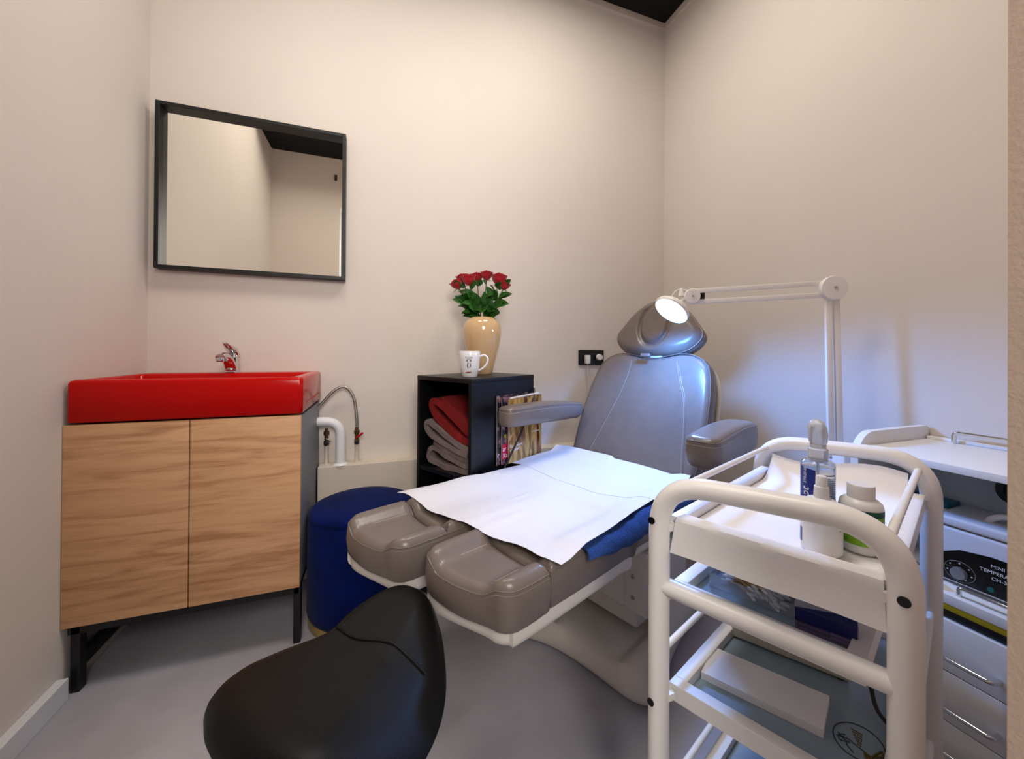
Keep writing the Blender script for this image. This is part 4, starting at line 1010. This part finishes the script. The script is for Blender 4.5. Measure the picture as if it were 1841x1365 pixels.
for z0, z1 in ((.2515, .371), (.133, .249), (.030, .1305)):
    d_ = obj('drawer', rbx(XF, .154, z0, XF+.018, .666, z1, .001), M['whitelam'], t)
    zc = z0+.0415
    y0_, y1_ = .412, .56
    obj('handle', tube([p-V((1.45, .42, 0)) for p in round_path([(XF, y0_, zc), (XF-.026, y0_, zc), (XF-.026, y1_, zc), (XF, y1_, zc)], .012, 6)], .0052, 12), M['chrome'], d_)
# chrome gallery rails
obj('gallery_rail', tube([p-V((1.45, .42, 0)) for p in round_path([(1.585, .600, .738), (1.585, .600, .772), (1.585, .17, .772), (1.585, .17, .738)], .010, 6)], .0052, 12), M['chrome'], t)
obj('rail_strip', rbx(1.600, .15, .740, XR-.006, .664, .748), M['whitelam'], t)
obj('gallery_rail', tube([p-V((1.45, .42, 0)) for p in round_path([(1.286, .478, .430), (1.286, .478, .452), (1.286, .17, .452), (1.286, .17, .430)], .007, 6)], .0045, 12), M['chrome'], t)
obj('gallery_rail', tube([p-V((1.45, .42, 0)) for p in round_path([(1.286, .515, .430), (1.286, .515, .458), (1.34, .60, .458), (1.34, .60, .430)], .007, 6)], .0045, 12), M['chrome'], t)
# towel warmer / steriliser device
t = thing('steriliser', 'white mini steriliser with black control panel inside the right cabinet', 'device', (1.41, .375, .432))
obj('housing', box(-.075, -.20, .006, .075, .165, .140, .008), M['device'], t)
obj('lid', box(-.077, -.202, .143, .077, .167, .166, .007), M['device'], t)
obj('lid_handle', tube(smooth_path([(-.02, .095, .160), (-.02, .085, .176), (-.02, .06, .187), (-.02, .0, .187), (-.02, -.03, .176), (-.02, -.04, .160)], 6), .007, 12), M['whiteplastic'], t)
pn = [(.158, .012), (.158, .070), (.12, .092), (.07, .100), (.0, .098), (-.06, .088), (-.10, .070), (-.10, .012)]
pb = bmesh.new(); Aa = [pb.verts.new((-.0762, p[0], p[1])) for p in pn]; Bb = [pb.verts.new((-.0745, p[0], p[1])) for p in pn]
pb.faces.new(Aa); pb.faces.new(Bb[::-1])
for k in range(len(pn)): pb.faces.new((Aa[k], Aa[(k+1) % len(pn)], Bb[(k+1) % len(pn)], Bb[k]))
cp = obj('control_panel', pb, M['blk'], t, smooth=False)
kc = V((-.0765, .120, .040))
obj('dial_ring', tube([kc+V((0, .026*math.cos(a), .024*math.sin(a))) for a in [k*2*math.pi/40 for k in range(40)]], .0005, 5, closed=True), M['knob'], cp)
obj('knob', lathe([(0, 0), (.014, 0), (.013, .010), (.0125, .011), (0, .011)], 28, c=kc+V((0, 0, -.004)), axis=(-1, 0, 0)), M['knob'], cp)
obj('pointer', tube([kc+V((-.003, -.004, .012)), kc+V((-.003, .004, .004))], .0014, 8), M['knob'], cp)
def dtext(s, size, y, z, al='CENTER'): return text(s, size, .0002, al, T=frame((-.0768, y, z), (0, -1, 0), (0, 0, 1), (-1, 0, 0)))
lb = dtext('MINI', .0105, .060, .077); lb = join(lb, dtext('TEMPERATURE', .0105, .053, .063)); lb = join(lb, dtext('CH-3', .0105, .058, .049)); lb = join(lb, dtext('G', .008, .1565, .040, 'LEFT'))
for k in range(7):
    a = R(-60+50*k); lb = box(-.0006, -.0012, -.0012, .0006, .0012, .0012, bm=lb, T=Matrix.Translation(kc+V((0, .0205*math.cos(a), .019*math.sin(a)))))
obj('lettering', lb, M['ink'], cp, smooth=False)
obj('indicator_lens', lathe([(0, 0), (.006, 0), (.005, .003), (0, .004)], 18, c=(-.076, .070, .025), axis=(-1, 0, 0)), M['green'], cp)
tag(obj('teal_box', box(-.03, -.05, 0, .03, .05, .012, .001), M['teal'], loc=(1.46, .602, .589)), 'small teal box lying behind the steriliser in the right cabinet', 'box')
obj_shelf = obj('inner_shelf', rbx(1.42, .545, .576, 1.50, .668, .588), M['whitelam'], cab)
tag(obj('black_disc', lathe([(0, 0), (.030, 0), (.034, .006), (.034, .02), (.022, .026), (.018, .02), (0, .018)], 32, axis=(-1, -.35, 0)), M['rubber'], loc=(1.488, .455, .665)), 'round black knob-like disc under the cabinet top at the right', 'disc')

# small dark hook seen in the mirror on the front wall
t = thing('wall_hook', 'small black hook on the wall, visible only as a reflection in the mirror', 'hook', (-.378, .10, 2.49))
obj('hook_plate', box(-.010, 0, -.02, .010, .006, .03, .001), M['black'], t)
obj('hook_arm', tube(smooth_path([(0, .004, .01), (0, .03, .0), (0, .04, -.02), (0, .03, -.035)], 5), .005, 8), M['black'], t)
